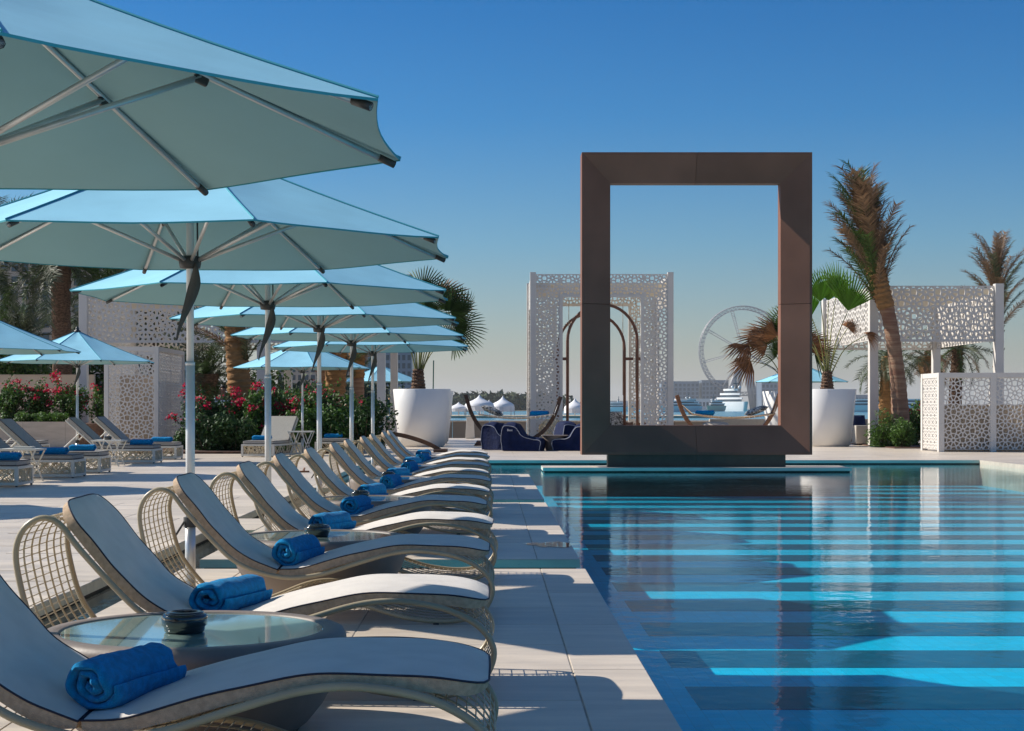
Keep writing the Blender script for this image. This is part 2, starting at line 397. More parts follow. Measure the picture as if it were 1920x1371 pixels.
def screen(mb, fn, u0, u1, v0, v1, a, wbar, t, rim=0.0):
    """fn(u, v, d) -> point; sheet from depth 0 to t"""
    def emit(P):
        n = len(P)
        if n < 3: return
        cx = sum(p[0] for p in P) / n; cy = sum(p[1] for p in P) / n
        area = 0.5 * abs(sum(P[i][0] * P[(i + 1) % n][1] - P[(i + 1) % n][0] * P[i][1] for i in range(n)))
        per = sum(math.dist(P[i], P[(i + 1) % n]) for i in range(n))
        if area < 1e-6: return
        inr = 2 * area / per; sc = 1 - (wbar / 2) / inr
        if sc < 0.3:
            mb.add([fn(x, y, 0) for x, y in P] + [fn(x, y, t) for x, y in P], [tuple(range(n)), tuple(range(n, 2 * n))[::-1]]); return
        Q = [(cx + (x - cx) * sc, cy + (y - cy) * sc) for x, y in P]
        vs = [fn(x, y, 0) for x, y in P] + [fn(x, y, 0) for x, y in Q] + [fn(x, y, t) for x, y in P] + [fn(x, y, t) for x, y in Q]
        fs = []
        for i in range(n):
            j = (i + 1) % n
            fs += [(i, j, n + j, n + i), (n + i, n + j, 3 * n + j, 3 * n + i), (3 * n + i, 3 * n + j, 2 * n + j, 2 * n + i)]
        mb.add(vs, fs)
    for i in range(int((u1 - u0) / a) + 2):
        for j in range(int((v1 - v0) / a) + 2):
            for c in CELLS:
                P = [(u0 + (x + i - 0.5) * a, v0 + (y + j - 0.5) * a) for x, y in c]
                for nx, ny, cc in ((-1, 0, -u0), (1, 0, u1), (0, -1, -v0), (0, 1, v1)):
                    P = clip(P, nx, ny, cc)
                    if len(P) < 3: break
                if len(P) >= 3: emit(P)
    return mb
def front(x0, y0, z0): return lambda u, v, d: (x0 + u, y0 + d, z0 + v)       # sheet facing the viewer
def side(x0, y0, z0): return lambda u, v, d: (x0 + d, y0 + u, z0 + v)        # sheet facing sideways

# ------------------------------------------------------------------ the setting
ZW = -0.09
XL, XR = -2.21, 0.69                 # lounger islands
XK = -2.65                           # kerb of the deck on the left
YF = DY(862.9)                       # front edge of the far deck
XP = 10.9                            # right side of the pool
ISL = [(-4.4, 3.5), (4.15, DY(1066.5)), (DY(1048.7), DY(942.2)), (DY(936.6), 28.5)]
ZF = -0.56                           # pool floor

mb = MB(); mb.box(-6000, 6000, 96, 16000, -1.4, -0.8); struct('sea', mb, 'sea')
mb = MB(); mb.box(-400, 400, -120, 99, -2.2, -0.95); struct('beach_ground', mb, 'sand')
mb = MB(); mb.box(-900, -28, 99, 900, -2.2, -0.55); struct('shore_ground', mb, 'sand')
mb = MB(); mb.box(XK - 0.1, XP + 0.1, -8.1, YF + 0.1, ZF - 0.2, ZF); pool = struct('pool_floor', mb, 'pool_mosaic')
# dark mosaic bands across the pool floor
d0, per = (H - ZF) * F / 565.0, 1.31 * K * (H - ZF) / (1.5 * K)
nb = 0
y = d0 - 3 * per
while y < YF - 1.2:
    if y > -1:
        xb = 0.70 * (H - ZF)
        b = MB(); b.box(xb, XP - 0.35, y, y + per * 0.5, ZF, ZF + 0.004)
        part('pool_band', b, 'pool_band', pool)
    y += per
mb = MB(); mb.box(XK, XL - 0.02, -8, YF, ZF, -0.28); struct('channel_bed', mb, 'channel_stone')
mb = MB(); mb.sheet([[(XK - 0.05, -8, ZW), (XP + 0.05, -8, ZW)], [(XK - 0.05, YF + 0.05, ZW), (XP + 0.05, YF + 0.05, ZW)]])
struct('pool_water', mb, 'pool_water')

def slab(name, x0, x1, y0, y1, top=0.0):
    m_ = MB(); m_.box(x0, x1, y0, y1, top - 0.065, top - 0.004)
    o = struct(name, m_, 'travertine_side_bounce')
    u = MB(); u.box(x0 + 0.03, x1 - 0.03, y0 + 0.03, y1 - 0.03, ZF - 0.1, top - 0.066); part('undercut_shade', u, 'undercut_shade', o)
    u = MB(); u.box(x0 + .01, x1 - .01, y0 + .01, y1 - .01, top - .0039, top - .0033); part('joint_bed', u, 'joint_bed', o)
    return o
TILES = {}
def tile(parent, x0, x1, y0, y1, top=0.0, m='travertine'):
    g = 0.0035; key = (round(x1 - x0, 3), round(y1 - y0, 3), m)
    if key not in TILES:
        q = MB(); a, b = (x1 - x0) / 2 - g, (y1 - y0) / 2 - g; c = 0.002
        q.add([(-a, -b, -.003), (a, -b, -.003), (a, b, -.003), (-a, b, -.003), (-a + c, -b + c, 0), (a - c, -b + c, 0), (a - c, b - c, 0), (-a + c, b - c, 0)],
              [(4, 5, 6, 7), (0, 1, 5, 4), (1, 2, 6, 5), (2, 3, 7, 6), (3, 0, 4, 7)])
        TILES[key] = q.mesh('paving_tile', m)
    obj('paving_tile', TILES[key], parent, ((x0 + x1) / 2, (y0 + y1) / 2, top + rnd.uniform(-0.0004, 0.0004)))
for y0, y1 in ISL:
    o = slab('lounger_island', XL, XR, y0, y1)
    nrow = round((y1 - y0) / 0.76); h = (y1 - y0) / nrow
    cols = [XL, -1.75, -0.69, 0.364]
    for r in range(nrow):
        for ci in range(3): tile(o, cols[ci], cols[ci + 1], y0 + r * h, y0 + (r + 1) * h)
    n2 = nrow // 2; h2 = (y1 - y0) / n2
    for r in range(n2): tile(o, 0.364, XR, y0 + r * h2, y0 + (r + 1) * h2)
# small bridges over the channel
for yb in (15.4, 23.6):
    o = slab('channel_bridge', XK + 0.004, XL - 0.004, yb, yb + 1.6)
    tile(o, XK + 0.006, XL - 0.006, yb, yb + 0.8); tile(o, XK + 0.006, XL - 0.006, yb + 0.8, yb + 1.6)
# shallow puddle left on the second island
rg = random.Random(4); cxp, cyp = PX(1040, DY(1022)), DY(1022); ring = [(cxp + .21 * math.cos(a) * (1 + .25 * math.sin(3 * a) + rg.uniform(-.1, .1)), cyp + .27 * math.sin(a) * (1 + .2 * math.sin(5 * a + 1) + rg.uniform(-.1, .1)), .0045) for a in [2 * math.pi * k / 36 for k in range(36)]]
mb = MB(); mb.add(ring, [tuple(range(36))]); struct('puddle', mb, 'puddle_water')
# deck on the left
mb = MB(); mb.box(-60, XK, -8, 24.0, -0.5, -0.004); deck = struct('pool_deck', mb, 'joint_bed')
mb = MB(); mb.box(XK + 0.0005, XK + 0.003, -8, YF, -0.075, -0.006); part('kerb_face', mb, 'travertine', deck)
mb = MB(); mb.box(XK + 0.0005, XK + 0.002, -8, YF, -0.12, -0.076); part('shadow_strip', mb, 'undercut_shade', deck)  # flat dark strip painted as a shadow gap along the water
ny = 26; h = (24.0 - 6.0) / ny
for r in range(ny):
    yy = 6.0 + r * h; off = 0.6 if r % 2 else 0.0
    x = XK; k = 0
    while x > -10.2:
        wd = (1.2 if (k or not off) else 0.6)
        if (x - wd) * F / (yy + h) > -990: tile(deck, x - wd, x, yy, yy + h)
        else:
            break
        x -= wd; k += 1
mb = MB(); mb.box(-60, XK, -8, 24.0, -0.0041, -0.0034)
part('paving_bed', mb, 'travertine_far', deck)
mb = MB(); mb.box(-60, XK, 24.0, YF, -0.7, 0.0); mb.box(-60, 40, YF, 63, -0.7, 0.0)
fd = struct('far_deck', mb, 'travertine_far')
mb = MB(); mb.box(XK, XP + 0.5, YF - 0.004, YF - 0.001, -0.066, -0.001); part('coping_face', mb, 'travertine_side_bounce', fd)
mb = MB(); mb.box(XK, XP + 0.5, YF - 0.003, YF - 0.0012, -0.13, -0.067); part('shadow_strip', mb, 'undercut_shade', fd)  # dark strip standing for the shadow gap under the coping
mb = MB(); mb.box(XP, 40, -8, YF, -0.7, 0.0); struct('right_deck', mb, 'travertine_far')

# ------------------------------------------------------------------ wave-shaped loungers
def kp(L): return [(x * K, z * K) for x, z in L]
LOOP = kp([(-1.70, .54), (-1.672, .62), (-1.61, .66), (-1.545, .64), (-1.47, .547), (-1.34, .405), (-1.246, .318), (-1.134, .263), (-.974, .231),
        (-.81, .25), (-.65, .299), (-.487, .346), (-.357, .361), (-.228, .348), (-.132, .322), (-.047, .276), (0, .224), (.016, .172), (-.002, .11),
        (-.045, .06), (-.13, .027), (-.26, .019), (-.42, .04), (-.55, .078), (-.70, .128), (-.85, .143), (-.97, .125), (-1.1, .075), (-1.22, .032),
        (-1.33, .019), (-1.43, .05), (-1.517, .122), (-1.6, .22), (-1.65, .305), (-1.686, .43)])
LW = 0.735 * K
def make_lounger():
    t = thing('wave_lounger', '', 'sun lounger', group='wave-shaped loungers along the pool')
    for yy in (0.0, LW):
        m_ = MB(); m_.tube([(p.x, yy, p.y) for p in spline([V(x, z, 0).xy.to_3d() for x, z in LOOP], 4, True)], 0.0125, 10, closed=True)
        part('side_rail', m_, 'beige_tube', t, True)
    pts = spline([Vector((x, z, 0)) for x, z in LOOP], 12, True)
    # resample to even spacing
    ds = [0]; n = len(pts)
    for i in range(n): ds.append(ds[-1] + (pts[(i + 1) % n] - pts[i]).length)
    tot = ds[-1]; m = int(tot / 0.032); ring = []; j = 0
    for i in range(m):
        s_ = tot * i / m
        while ds[j + 1] < s_: j += 1
        f_ = (s_ - ds[j]) / (ds[j + 1] - ds[j]); ring.append(pts[j].lerp(pts[(j + 1) % n], f_))
    m_ = MB()
    for p in ring: m_.tube([(p.x, 0.01, p.y), (p.x, LW - 0.01, p.y)], 0.0022, 4, caps=False)
    for k in range(1, 7):
        yy = LW * k / 7
        for dy in (-0.007, 0.007): m_.tube([(p.x, yy + dy, p.y) for p in ring], 0.0023, 4, closed=True)
    o = part('wire_weave', m_, 'beige_wire', t, True); o['kind'] = 'stuff'
    for fx in (-1.33 * K, -0.26 * K):
        for yy in (0.0, LW):
            g = MB(); g.box(fx - .015, fx + .015, yy - .012, yy + .012, 0.005, 0.014); part('foot_pad', g, 'dark_plastic', t)
    def cushion(name, path, tip, th=0.05):
        P = spline([Vector((x, z, 0)) for x, z in path], 5); n = len(P)
        w0, w1 = 0.045, LW - 0.045; mid = (w0 + w1) / 2; hw = (w1 - w0) / 2
        rows = []; edgeA = []; edgeB = []; cum = [0]
        for i in range(1, n): cum.append(cum[-1] + (P[i] - P[i - 1]).length)
        L = cum[-1]; sect = 14
        top = []; bot = []
        for i, p in enumerate(P):
            tg = (P[min(i + 1, n - 1)] - P[max(i - 1, 0)]).normalized(); nn = Vector((-tg.y, tg.x, 0))
            if nn.y < 0: nn = -nn
            e = min(cum[i], L - cum[i]); ec = min(1.0, e / 0.05)
            endw = 1.0
            dd = (L - cum[i]) if tip == 'end' else cum[i]
            if dd < 0.13: endw = 0.62 + 0.38 * math.sqrt(max(0.0, 1 - (1 - dd / 0.13) ** 2))
            rt = []; rb = []
            for k in range(sect + 1):
                u = -1 + 2 * k / sect; yy = mid + u * hw * endw
                dome = 0.020 * (1 - abs(u) ** 3.5) * (0.4 + 0.6 * ec) + 0.002 * math.sin(7 * cum[i] / L * 3 + u * 4)
                q = p + nn * dome; rt.append((q.x, yy, q.y))
                und = th * (0.55 + 0.45 * ec) * (1 - 0.18 * abs(u) ** 8)
                q = p - nn * und; rb.append((q.x, yy, q.y))
            top.append(rt); bot.append(rb); edgeA.append(rt[0]); edgeB.append(rt[-1])
        m_ = MB(); m_.sheet(top)
        c_ = part(name, m_, 'linen', t, True)
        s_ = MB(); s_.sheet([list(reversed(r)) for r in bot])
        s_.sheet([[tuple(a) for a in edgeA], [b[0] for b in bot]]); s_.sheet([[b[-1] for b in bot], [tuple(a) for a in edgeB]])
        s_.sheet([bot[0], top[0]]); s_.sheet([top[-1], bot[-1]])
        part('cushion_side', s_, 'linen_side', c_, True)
        ring_ = edgeA + [tuple(x) for x in top[-1][1:-1]] + edgeB[::-1] + [tuple(x) for x in top[0][-2:0:-1]]
        pp = MB(); pp.tube(ring_, 0.0034, 5, closed=True); part('piping', pp, 'navy_piping', c_, True)
    cushion('back_cushion', kp([(-1.548, .716), (-1.518, .68), (-1.465, .612), (-1.406, .54), (-1.34, .462), (-1.277, .395), (-1.20, .340), (-1.134, .302), (-1.035, .268)]), 'start')
    cushion('seat_cushion', kp([(-1.027, .267), (-.93, .274), (-.81, .304), (-.65, .348), (-.487, .379), (-.357, .387), (-.228, .382), (-.1, .371), (-.001, .352)]), 'end')
    return t
lounger = make_lounger()
LD = [v * K for v in (4.05, 5.85, 7.9, 9.75, 11.75, 13.55, 15.6, 17.4, 19.45, 21.25, 23.3, 25.1)]
ORD = ['first', 'second', 'third', 'fourth', 'fifth', 'sixth', 'seventh', 'eighth', 'ninth', 'tenth', 'eleventh', 'last']
LLAB = ['wave-shaped wire lounger nearest the viewer, cut off at the lower left corner',
        'second wire lounger from the viewer, just behind the nearest round table',
        'third wire lounger from the viewer, in front of the second round table',
        'fourth wire lounger from the viewer, behind the second round table'] + \
       ['%s wave-shaped wire lounger counting back from the viewer along the pool' % o for o in ORD[4:11]] + \
       ['farthest wave-shaped wire lounger of the row, closest to the far deck']
LX = [0.0, 0.0, 0.0, 0.02, -0.02, 0.0, 0.01, -0.01, 0.0, -0.02, 0.0, -0.03]
for i, d in enumerate(LD):
    o = lounger if i == 0 else copy_tree(lounger)
    o.location = (LX[i], d, -0.004); o.rotation_euler = (0, 0, R([0, .5, 0, -.8, .4, 0, -.5, .3, 0, .4, -.3, .5][i])); o['label'] = LLAB[i]

# rolled towels
def make_towel(name, seed, Ln=0.40, rad=0.081):
    rg = random.Random(seed); m_ = MB()
    from mathutils import noise
    turns = 2.6; N = 104; rin = 0.010
    a = rad / (2 * math.pi * (turns + 0.5)); th = 2 * math.pi * a
    ny_ = 22; rows_o = []; rows_i = []
    ph = rg.uniform(0, 6)
    for j in range(ny_ + 1):
        v = j / ny_; e = abs(2 * v - 1)
        v = 0.5 + math.copysign(1 - (1 - e) ** 1.6, v - .5) / 2        # crowd the rings near both ends
        e = abs(2 * v - 1); yy = (v - 0.5) * Ln
        rnd_ = math.sqrt(max(0.0, 1 - max(0.0, (e - .90) / .10) ** 2))  # rounded, plump edge of each layer
        flare = 1 - 0.05 * e ** 3 + 0.03 * math.sin(v * 7 + ph)
        ro = []; ri = []
        for i in range(N + 1):
            t_ = 2 * math.pi * turns * i / N; r0 = rin + a * t_
            wob = 1 + 0.03 * math.sin(2 * t_ + ph) + 0.02 * math.sin(3.3 * t_ + 1.7 * ph)
            yj = yy + 0.020 * math.sin(t_ * 0.9 + ph) * e ** 3 + 0.006 * math.sin(t_ * 4.1) * e ** 3
            tail = min(1.0, (N - i) / 3.0); an = t_ + 2.4
            for lst, sg in ((ro, 1), (ri, -1)):
                off = sg * th * 0.49 * rnd_ * (0.25 + 0.75 * tail)
                if sg > 0 and i > N - 40: off += 0.0
                r = max(0.0015, r0 + off) * wob * flare
                x_, z_ = r * math.cos(an) * 1.05, r * math.sin(an)
                q = noise.noise(V(x_ * 22, yj * 16, z_ * 22 + seed)) * 0.0045 + noise.noise(V(x_ * 70, yj * 60, z_ * 70 + seed)) * 0.0016
                if z_ < -0.85 * rad: z_ = -0.85 * rad + (z_ + 0.85 * rad) * 0.5   # flattened where it rests
                lst.append((x_ * (1 + q / .05), yj + q, z_ * (1 + q / .05)))
        rows_o.append(ro); rows_i.append(ri)
    m_.sheet(rows_o); m_.sheet([list(reversed(r)) for r in rows_i])
    m_.sheet([rows_i[0], rows_o[0]]); m_.sheet([rows_o[-1], rows_i[-1]]); m_.sheet([[r[-1] for r in rows_o], [r[-1] for r in rows_i]])
    return m_.mesh(name, 'towel_blue', True)
TW = [make_towel('rolled_towel', s) for s in (1, 2, 3)]
TLAB = ['big rolled blue towel on the nearest wire lounger, at lower left'] + ['rolled blue towel lying on the %s wire lounger from the viewer' % o for o in ORD[1:11]] + \
       ['rolled blue towel on the farthest wire lounger of the row']
TA = [-19, -20, -15, -22, -12, -20, -12, -22, -12, -20, -12, -20]
TXP = [-0.97, -0.99, -.965, -1.0, -.965, -1.0, -.965, -.99, -.965, -1.0, -.965, -1.0]
for i, d in enumerate(LD):
    o = obj('rolled_towel', TW[i % 3], None, (LX[i] + TXP[i] * K, d + LW * (0.40 if i % 2 == 0 else 0.5), 0.272 * K + 0.075), (0, R(rnd.uniform(-14, 14)), R(TA[i])))
    o.scale = (1.0, 1.0, 1.0)
    tag(o, TLAB[i], 'towel', 'rolled towels on the wire loungers')

# round side tables and ashtrays
TD = [v * K for v in (5.315, 9.19, 13.02, 16.86, 20.62, 24.45)]
TX = [-1.06, -1.05, -1.05, -1.05, -1.05, -1.05]
tp = thing('round_table', '', 'side table', group='round tables between the loungers')
S = K
m_ = MB(); m_.lathe([(r * S, z * S) for r, z in [(.30, 0), (.345, .008), (.375, .03), (.42, .085), (.462, .155), (.488, .23), (.499, .285), (.498, .308), (.489, .324), (.474, .331),
                     (.430, .331), (.425, .328), (.424, .316)]], 72)
part('table_body', m_, 'table_clay', tp, True)
m_ = MB(); m_.lathe([(.4232 * S, .3165 * S), (.4225 * S, .325 * S), (.420 * S, .3265 * S)], 72); part('glass_top', m_, 'table_glass', tp)
ap = thing('ashtray', '', 'ashtray', group='ashtrays on the round tables')
m_ = MB(); m_.lathe([(.062, 0), (.070, .004), (.073, .018), (.074, .022), (.080, .026), (.081, .055), (.078, .062), (.070, .066), (.055, .067), (.050, .060), (.045, .03), (.02, .024)], 40)
part('bowl', m_, 'black_ceramic', ap, True)
m_ = MB(); m_.lathe([(.068, .067), (.068, .071), (.05, .074), (.046, .072)], 40, capb=False, capt=False); part('rim', m_, 'black_ceramic', ap, True)
TBL = ['nearest round clay table with pale glass top, behind the first lounger', 'second round clay table from the viewer with pale glass top', 'third round clay table from the viewer, glass top',
       'fourth round clay table from the viewer, glass top', 'fifth round clay table from the viewer, glass top', 'farthest round clay table of the row, glass top']
AXP = [352, 595, 675, 727, 768, 797]
for i in range(6):
    o = tp if i == 0 else copy_tree(tp)
    o.location = (TX[i], TD[i], 0.001); o['label'] = TBL[i]
    a = ap if i == 0 else copy_tree(ap)
    a.location = (PX(AXP[i], TD[i]), TD[i] - (0.06 if i == 0 else 0.0), 0.001 + 0.3265 * S); a.rotation_euler = (0, 0, i * 1.1)
    a['label'] = 'black ashtray on the %s round table from the viewer' % (['nearest', 'second', 'third', 'fourth', 'fifth', 'farthest'][i])

# ------------------------------------------------------------------ parasols
def make_umbrella(name='parasol', Rv=1.70, zr=2.14, za=2.80, zh=2.06, group='blue parasols', strap=True):
    t = thing(name, '', 'parasol', group=group)
    ring = []; nr = 8; na = 8
    def can(a, q):       # a in octant units, q 0..1 from apex to rim
        k = math.floor(a); f_ = a - k
        a0 = R(22.5 + 45 * k); a1 = a0 + R(45)
        p = Vector((math.cos(a0), math.sin(a0), 0)).lerp(Vector((math.cos(a1), math.sin(a1), 0)), f_)
        bow = 4 * f_ * (1 - f_)
        rr = Rv * q * (1 - 0.022 * bow * q ** 3)
        z = za + (zr - za) * q + 0.007 * math.sin(9 * q + 3.1 * k) * bow * math.sin(5 * f_ + k) - 0.045 * bow * q * (1.15 - q) - 0.02 * math.sin(math.pi * q)
        return Vector((p.x * rr, p.y * rr, z))
    m_ = MB()
    for k in range(8):
        m_.sheet([[can(k + j / na * 0.9999, 0.035 + 0.965 * i / nr) for j in range(na + 1)] for i in range(nr + 1)])
    cn = part('canopy', m_, 'canopy_blue', t, True)
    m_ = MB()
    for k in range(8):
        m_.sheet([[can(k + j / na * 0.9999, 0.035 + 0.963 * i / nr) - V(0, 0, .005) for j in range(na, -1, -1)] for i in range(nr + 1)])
    part('underside_shade', m_, 'canopy_under_shade', cn, True)  # added sheet under the canopy, coloured as its shaded side
    m_ = MB()
    for k in range(8):
        e = [can(k + j / na * 0.9999, 1.0) for j in range(na + 1)]
        m_.sheet([e, [(p.x * 0.999, p.y * 0.999, p.z - 0.009) for p in e]])
    part('hem', m_, 'canopy_hem', cn)
    m_ = MB()
    for k in range(8):
        m_.tube([can(k, 0.035 + 0.965 * i / 8) + V(0, 0, 0.004) for i in range(9)], 0.005, 4)
    part('seam', m_, 'canopy_hem', cn)
    for k in range(8):
        a0 = R(22.5 + 45 * k); u = Vector((math.cos(a0), math.sin(a0), 0))
        tip = u * (Rv * 0.985) + V(0, 0, zr - 0.025); top = u * 0.06 + V(0, 0, za - 0.06)
        m_ = MB(); m_.tube([top, tip], 0.0125, 8); rb = part('rib', m_, 'aluminium', t, True)
        m_ = MB(); m_.tube([tip - (tip - top).normalized() * 0.07, tip], 0.015, 8); part('rib_tip', m_, 'dark_plastic', rb, True)
        j = top.lerp(tip, 0.52) + V(0, 0, -0.012)
        m_ = MB(); m_.tube([u * 0.05 + V(0, 0, zh), j], 0.0125, 8); st = part('strut', m_, 'aluminium', t, True)
        m_ = MB(); d_ = (tip - top).normalized(); m_.bar(j - d_ * 0.03 - V(0, 0, .012), j + d_ * 0.03 - V(0, 0, .012), 0.022, 0.036); part('bracket', m_, 'dark_plastic', st, bevel=0.008)
    m_ = MB(); m_.lathe([(.03, -.05), (.062, -.045), (.068, -.02), (.068, .02), (.05, .03), (.03, .032)], 20, (0, 0, zh)); part('hub', m_, 'dark_plastic', t, True)
    m_ = MB(); m_.tube([(0, 0, 1.42), (0, 0, za - 0.02)], 0.0235, 16); part('upper_pole', m_, 'pole_white', t, True)
    m_ = MB(); m_.tube([(0, 0, 0.43), (0, 0, 1.43)], 0.0285, 16); m_.tube([(0, 0, 1.415), (0, 0, 1.435)], 0.030, 16); part('lower_pole', m_, 'pole_white', t, True)
    m_ = MB(); m_.tube([(0.045, 0.01, zh + .03), (0.04, 0.01, za - .12)], 0.006, 6); part('pull_cord', m_, 'dark_plastic', t)
    m_ = MB(); m_.tube([(0, 0, 0.02), (0, 0, 0.46)], 0.033, 16); m_.lathe([(.14, 0), (.14, .01), (.05, .016), (.034, .05)], 24); part('ground_socket', m_, 'aluminium', t, True)
    m_ = MB(); m_.tube([(0, 0, 0.415), (0, 0, 0.475)], 0.042, 18); m_.bar((-.03, -.035, .45), (-.085, -.05, .36), 0.016, 0.012); part('clamp', m_, 'dark_plastic', t)
    m_ = MB(); m_.lathe([(.05, -.05), (.075, -.03), (.07, 0), (.035, .02), (.038, .05), (.03, .075), (.018, .085)], 20, (0, 0, za)); part('finial', m_, 'dark_plastic', t, True)
    if strap:        # twisted grey fabric cover hanging from the hub
        rows = []
        for i in range(15):
            q = i / 14; an = R(-70 + 170 * q); wd = 0.040 * (1 - abs(q - 0.30) * 1.25) + 0.004
            cz = zh - 0.02 - 0.47 * q; cx = 0.045 - 0.10 * q + 0.02 * math.sin(q * 5); cy = -0.045
            u = Vector((math.cos(an), 0.55 * math.sin(an), 0.35 * math.cos(an)))
            rows.append([V(cx, cy, cz) - u * wd, V(cx, cy - 0.012, cz), V(cx, cy, cz) + u * wd])
        m_ = MB(); m_.sheet(rows); o = part('strap_cover', m_, 'strap_grey', t, True)
        sm = o.modifiers.new('solid', 'SOLIDIFY'); sm.thickness = 0.006
    m_ = MB(); k0 = can(3.3, 0.55) + V(0, 0, .02)
    for q in range(3): m_.tube([k0 + V(0.06 * math.cos(a * .7 + q), 0.05 * math.sin(a * .9 + 2 * q), 0.015 * math.sin(a * 1.3 + q)) for a in range(8)], 0.008, 5)
    m_.tube([k0, can(3.45, 0.42) + V(0, 0, .012)], 0.010, 5); m_.tube([k0, can(3.1, 0.66) + V(0, 0, .012)], 0.010, 5)
    part('tie', m_, 'towel_blue', cn, True)
    return t
UY = TD
UX = [-1.93, PX(357, TD[1]), PX(503, TD[2]), PX(599, TD[3]), PX(659, TD[4]), PX(699.5, TD[5])]
um = make_umbrella()
ULAB = ['huge near blue parasol filling the upper left corner', 'second blue parasol from the viewer, pole behind the third lounger', 'third blue parasol of the poolside row',
        'fourth blue parasol of the poolside row', 'fifth blue parasol of the poolside row', 'farthest blue parasol of the poolside row, nearest the white planter']
for i in range(6):
    o = um if i == 0 else copy_tree(um)
    o.location = (UX[i], UY[i], 0.002); o['label'] = ULAB[i]
    o.rotation_euler = (R(rnd.uniform(-.4, .4)), R(rnd.uniform(-.3, .3)), R(rnd.uniform(-1.5, 1.5)) if i else 0)
again(um, 'blue parasol cut by the left edge above the lattice loungers', (PX(-37, 28.0), 28.0, 0.002))
again(um, 'blue parasol with dark finial over the lattice loungers at left', (PX(145, 34.6), 34.6, 0.002), R(8))
again(um, 'blue parasol above the small lattice table by the flowers', (PX(567, 40.0), 40.0, 0.002), R(-6))
again(um, 'small distant blue parasol beside the grey posts', (PX(714, 68.0), 68.0, 0.002), R(10), 1.06)
again(um, 'blue parasol half hidden behind the big brown frame', (PX(1503, 60.5), 60.5, 0.002), R(14))
again(um, 'blue parasol outside the left edge that shades the left deck', (-9.1, 23.4, 0.002))
again(um, 'blue parasol outside the left edge, nearest one shading the left deck', (-9.1, 18.8, 0.002))

# ------------------------------------------------------------------ big picture frame over the pool
d_sl = DY(877)
o = slab('frame_island', PX(1018, d_sl), PX(1597, d_sl), d_sl, d_sl + 1.15)
n = 6; x0, x1 = PX(1018, d_sl), PX(1597, d_sl)
for i in range(n): tile(o, x0 + (x1 - x0) * i / n, x0 + (x1 - x0) * (i + 1) / n, d_sl, d_sl + 1.15)
dF = d_sl + 0.25
fx0, fx1 = PX(1091, dF), PX(1523, dF); fz0, fz1 = PZ(853, dF), PZ(285.5, dF)
t = thing('picture_frame', 'giant brown metal picture frame standing in the pool', 'frame', ((fx0 + fx1) / 2, dF, 0))
cx = (fx0 + fx1) / 2; hx = (fx1 - fx0) / 2; wl = 0.575; lip = 0.05; dep = 0.25; back = 0.55
def limb(name, A, B, a, b, seam):
    """A,B outer front corners, a,b inner back corners (x,z); built as two metal sheets with a seam"""
    for s0, s1 in ((0.0, seam - 0.0008), (seam + 0.0008, 1.0)):
        def q(P, Q, f_): return (P[0] + (Q[0] - P[0]) * f_, P[1] + (Q[1] - P[1]) * f_)
        o0, o1 = q(A, B, s0), q(A, B, s1); i0, i1 = q(a, b, s0), q(a, b, s1)
        dx = (a[0] - A[0]); dz = (a[1] - A[1]); f_ = lip / wl
        l0 = (o0[0] + (i0[0] - o0[0]) * f_, o0[1] + (i0[1] - o0[1]) * f_); l1 = (o1[0] + (i1[0] - o1[0]) * f_, o1[1] + (i1[1] - o1[1]) * f_)
        m_ = MB()
        pr = [[(o0[0], back, o0[1]), (o1[0], back, o1[1])], [(o0[0], 0, o0[1]), (o1[0], 0, o1[1])], [(l0[0], 0, l0[1]), (l1[0], 0, l1[1])],
              [(i0[0], dep, i0[1]), (i1[0], dep, i1[1])], [(i0[0], dep + 0.05, i0[1]), (i1[0], dep + 0.05, i1[1])], [(i0[0], back, i0[1]), (i1[0], back, i1[1])], [(o0[0], back, o0[1]), (o1[0], back, o1[1])]]
        m_.sheet(pr)
        part(name, m_, 'bronze_panel', t)
oc = [(-hx, fz0), (hx, fz0), (hx, fz1), (-hx, fz1)]; ic = [(-hx + wl, fz0 + wl), (hx - wl, fz0 + wl), (hx - wl, fz1 - wl), (-hx + wl, fz1 - wl)]
limb('metal_panel', oc[0], oc[1], ic[0], ic[1], 0.5); limb('metal_panel', oc[1], oc[2], ic[1], ic[2], 0.5)
limb('metal_panel', oc[2], oc[3], ic[2], ic[3], 0.5); limb('metal_panel', oc[3], oc[0], ic[3], ic[0], 0.5)
m_ = MB(); p0, p1 = PX(1140, dF + .12) - cx, PX(1473, dF + .12) - cx
m_.box(p0, (p0 + p1) / 2 - .002, 0.12, 0.5, 0.002, fz0); m_.box((p0 + p1) / 2 + .002, p1, 0.12, 0.5, 0.002, fz0); part('plinth', m_, 'bronze_dark', t)

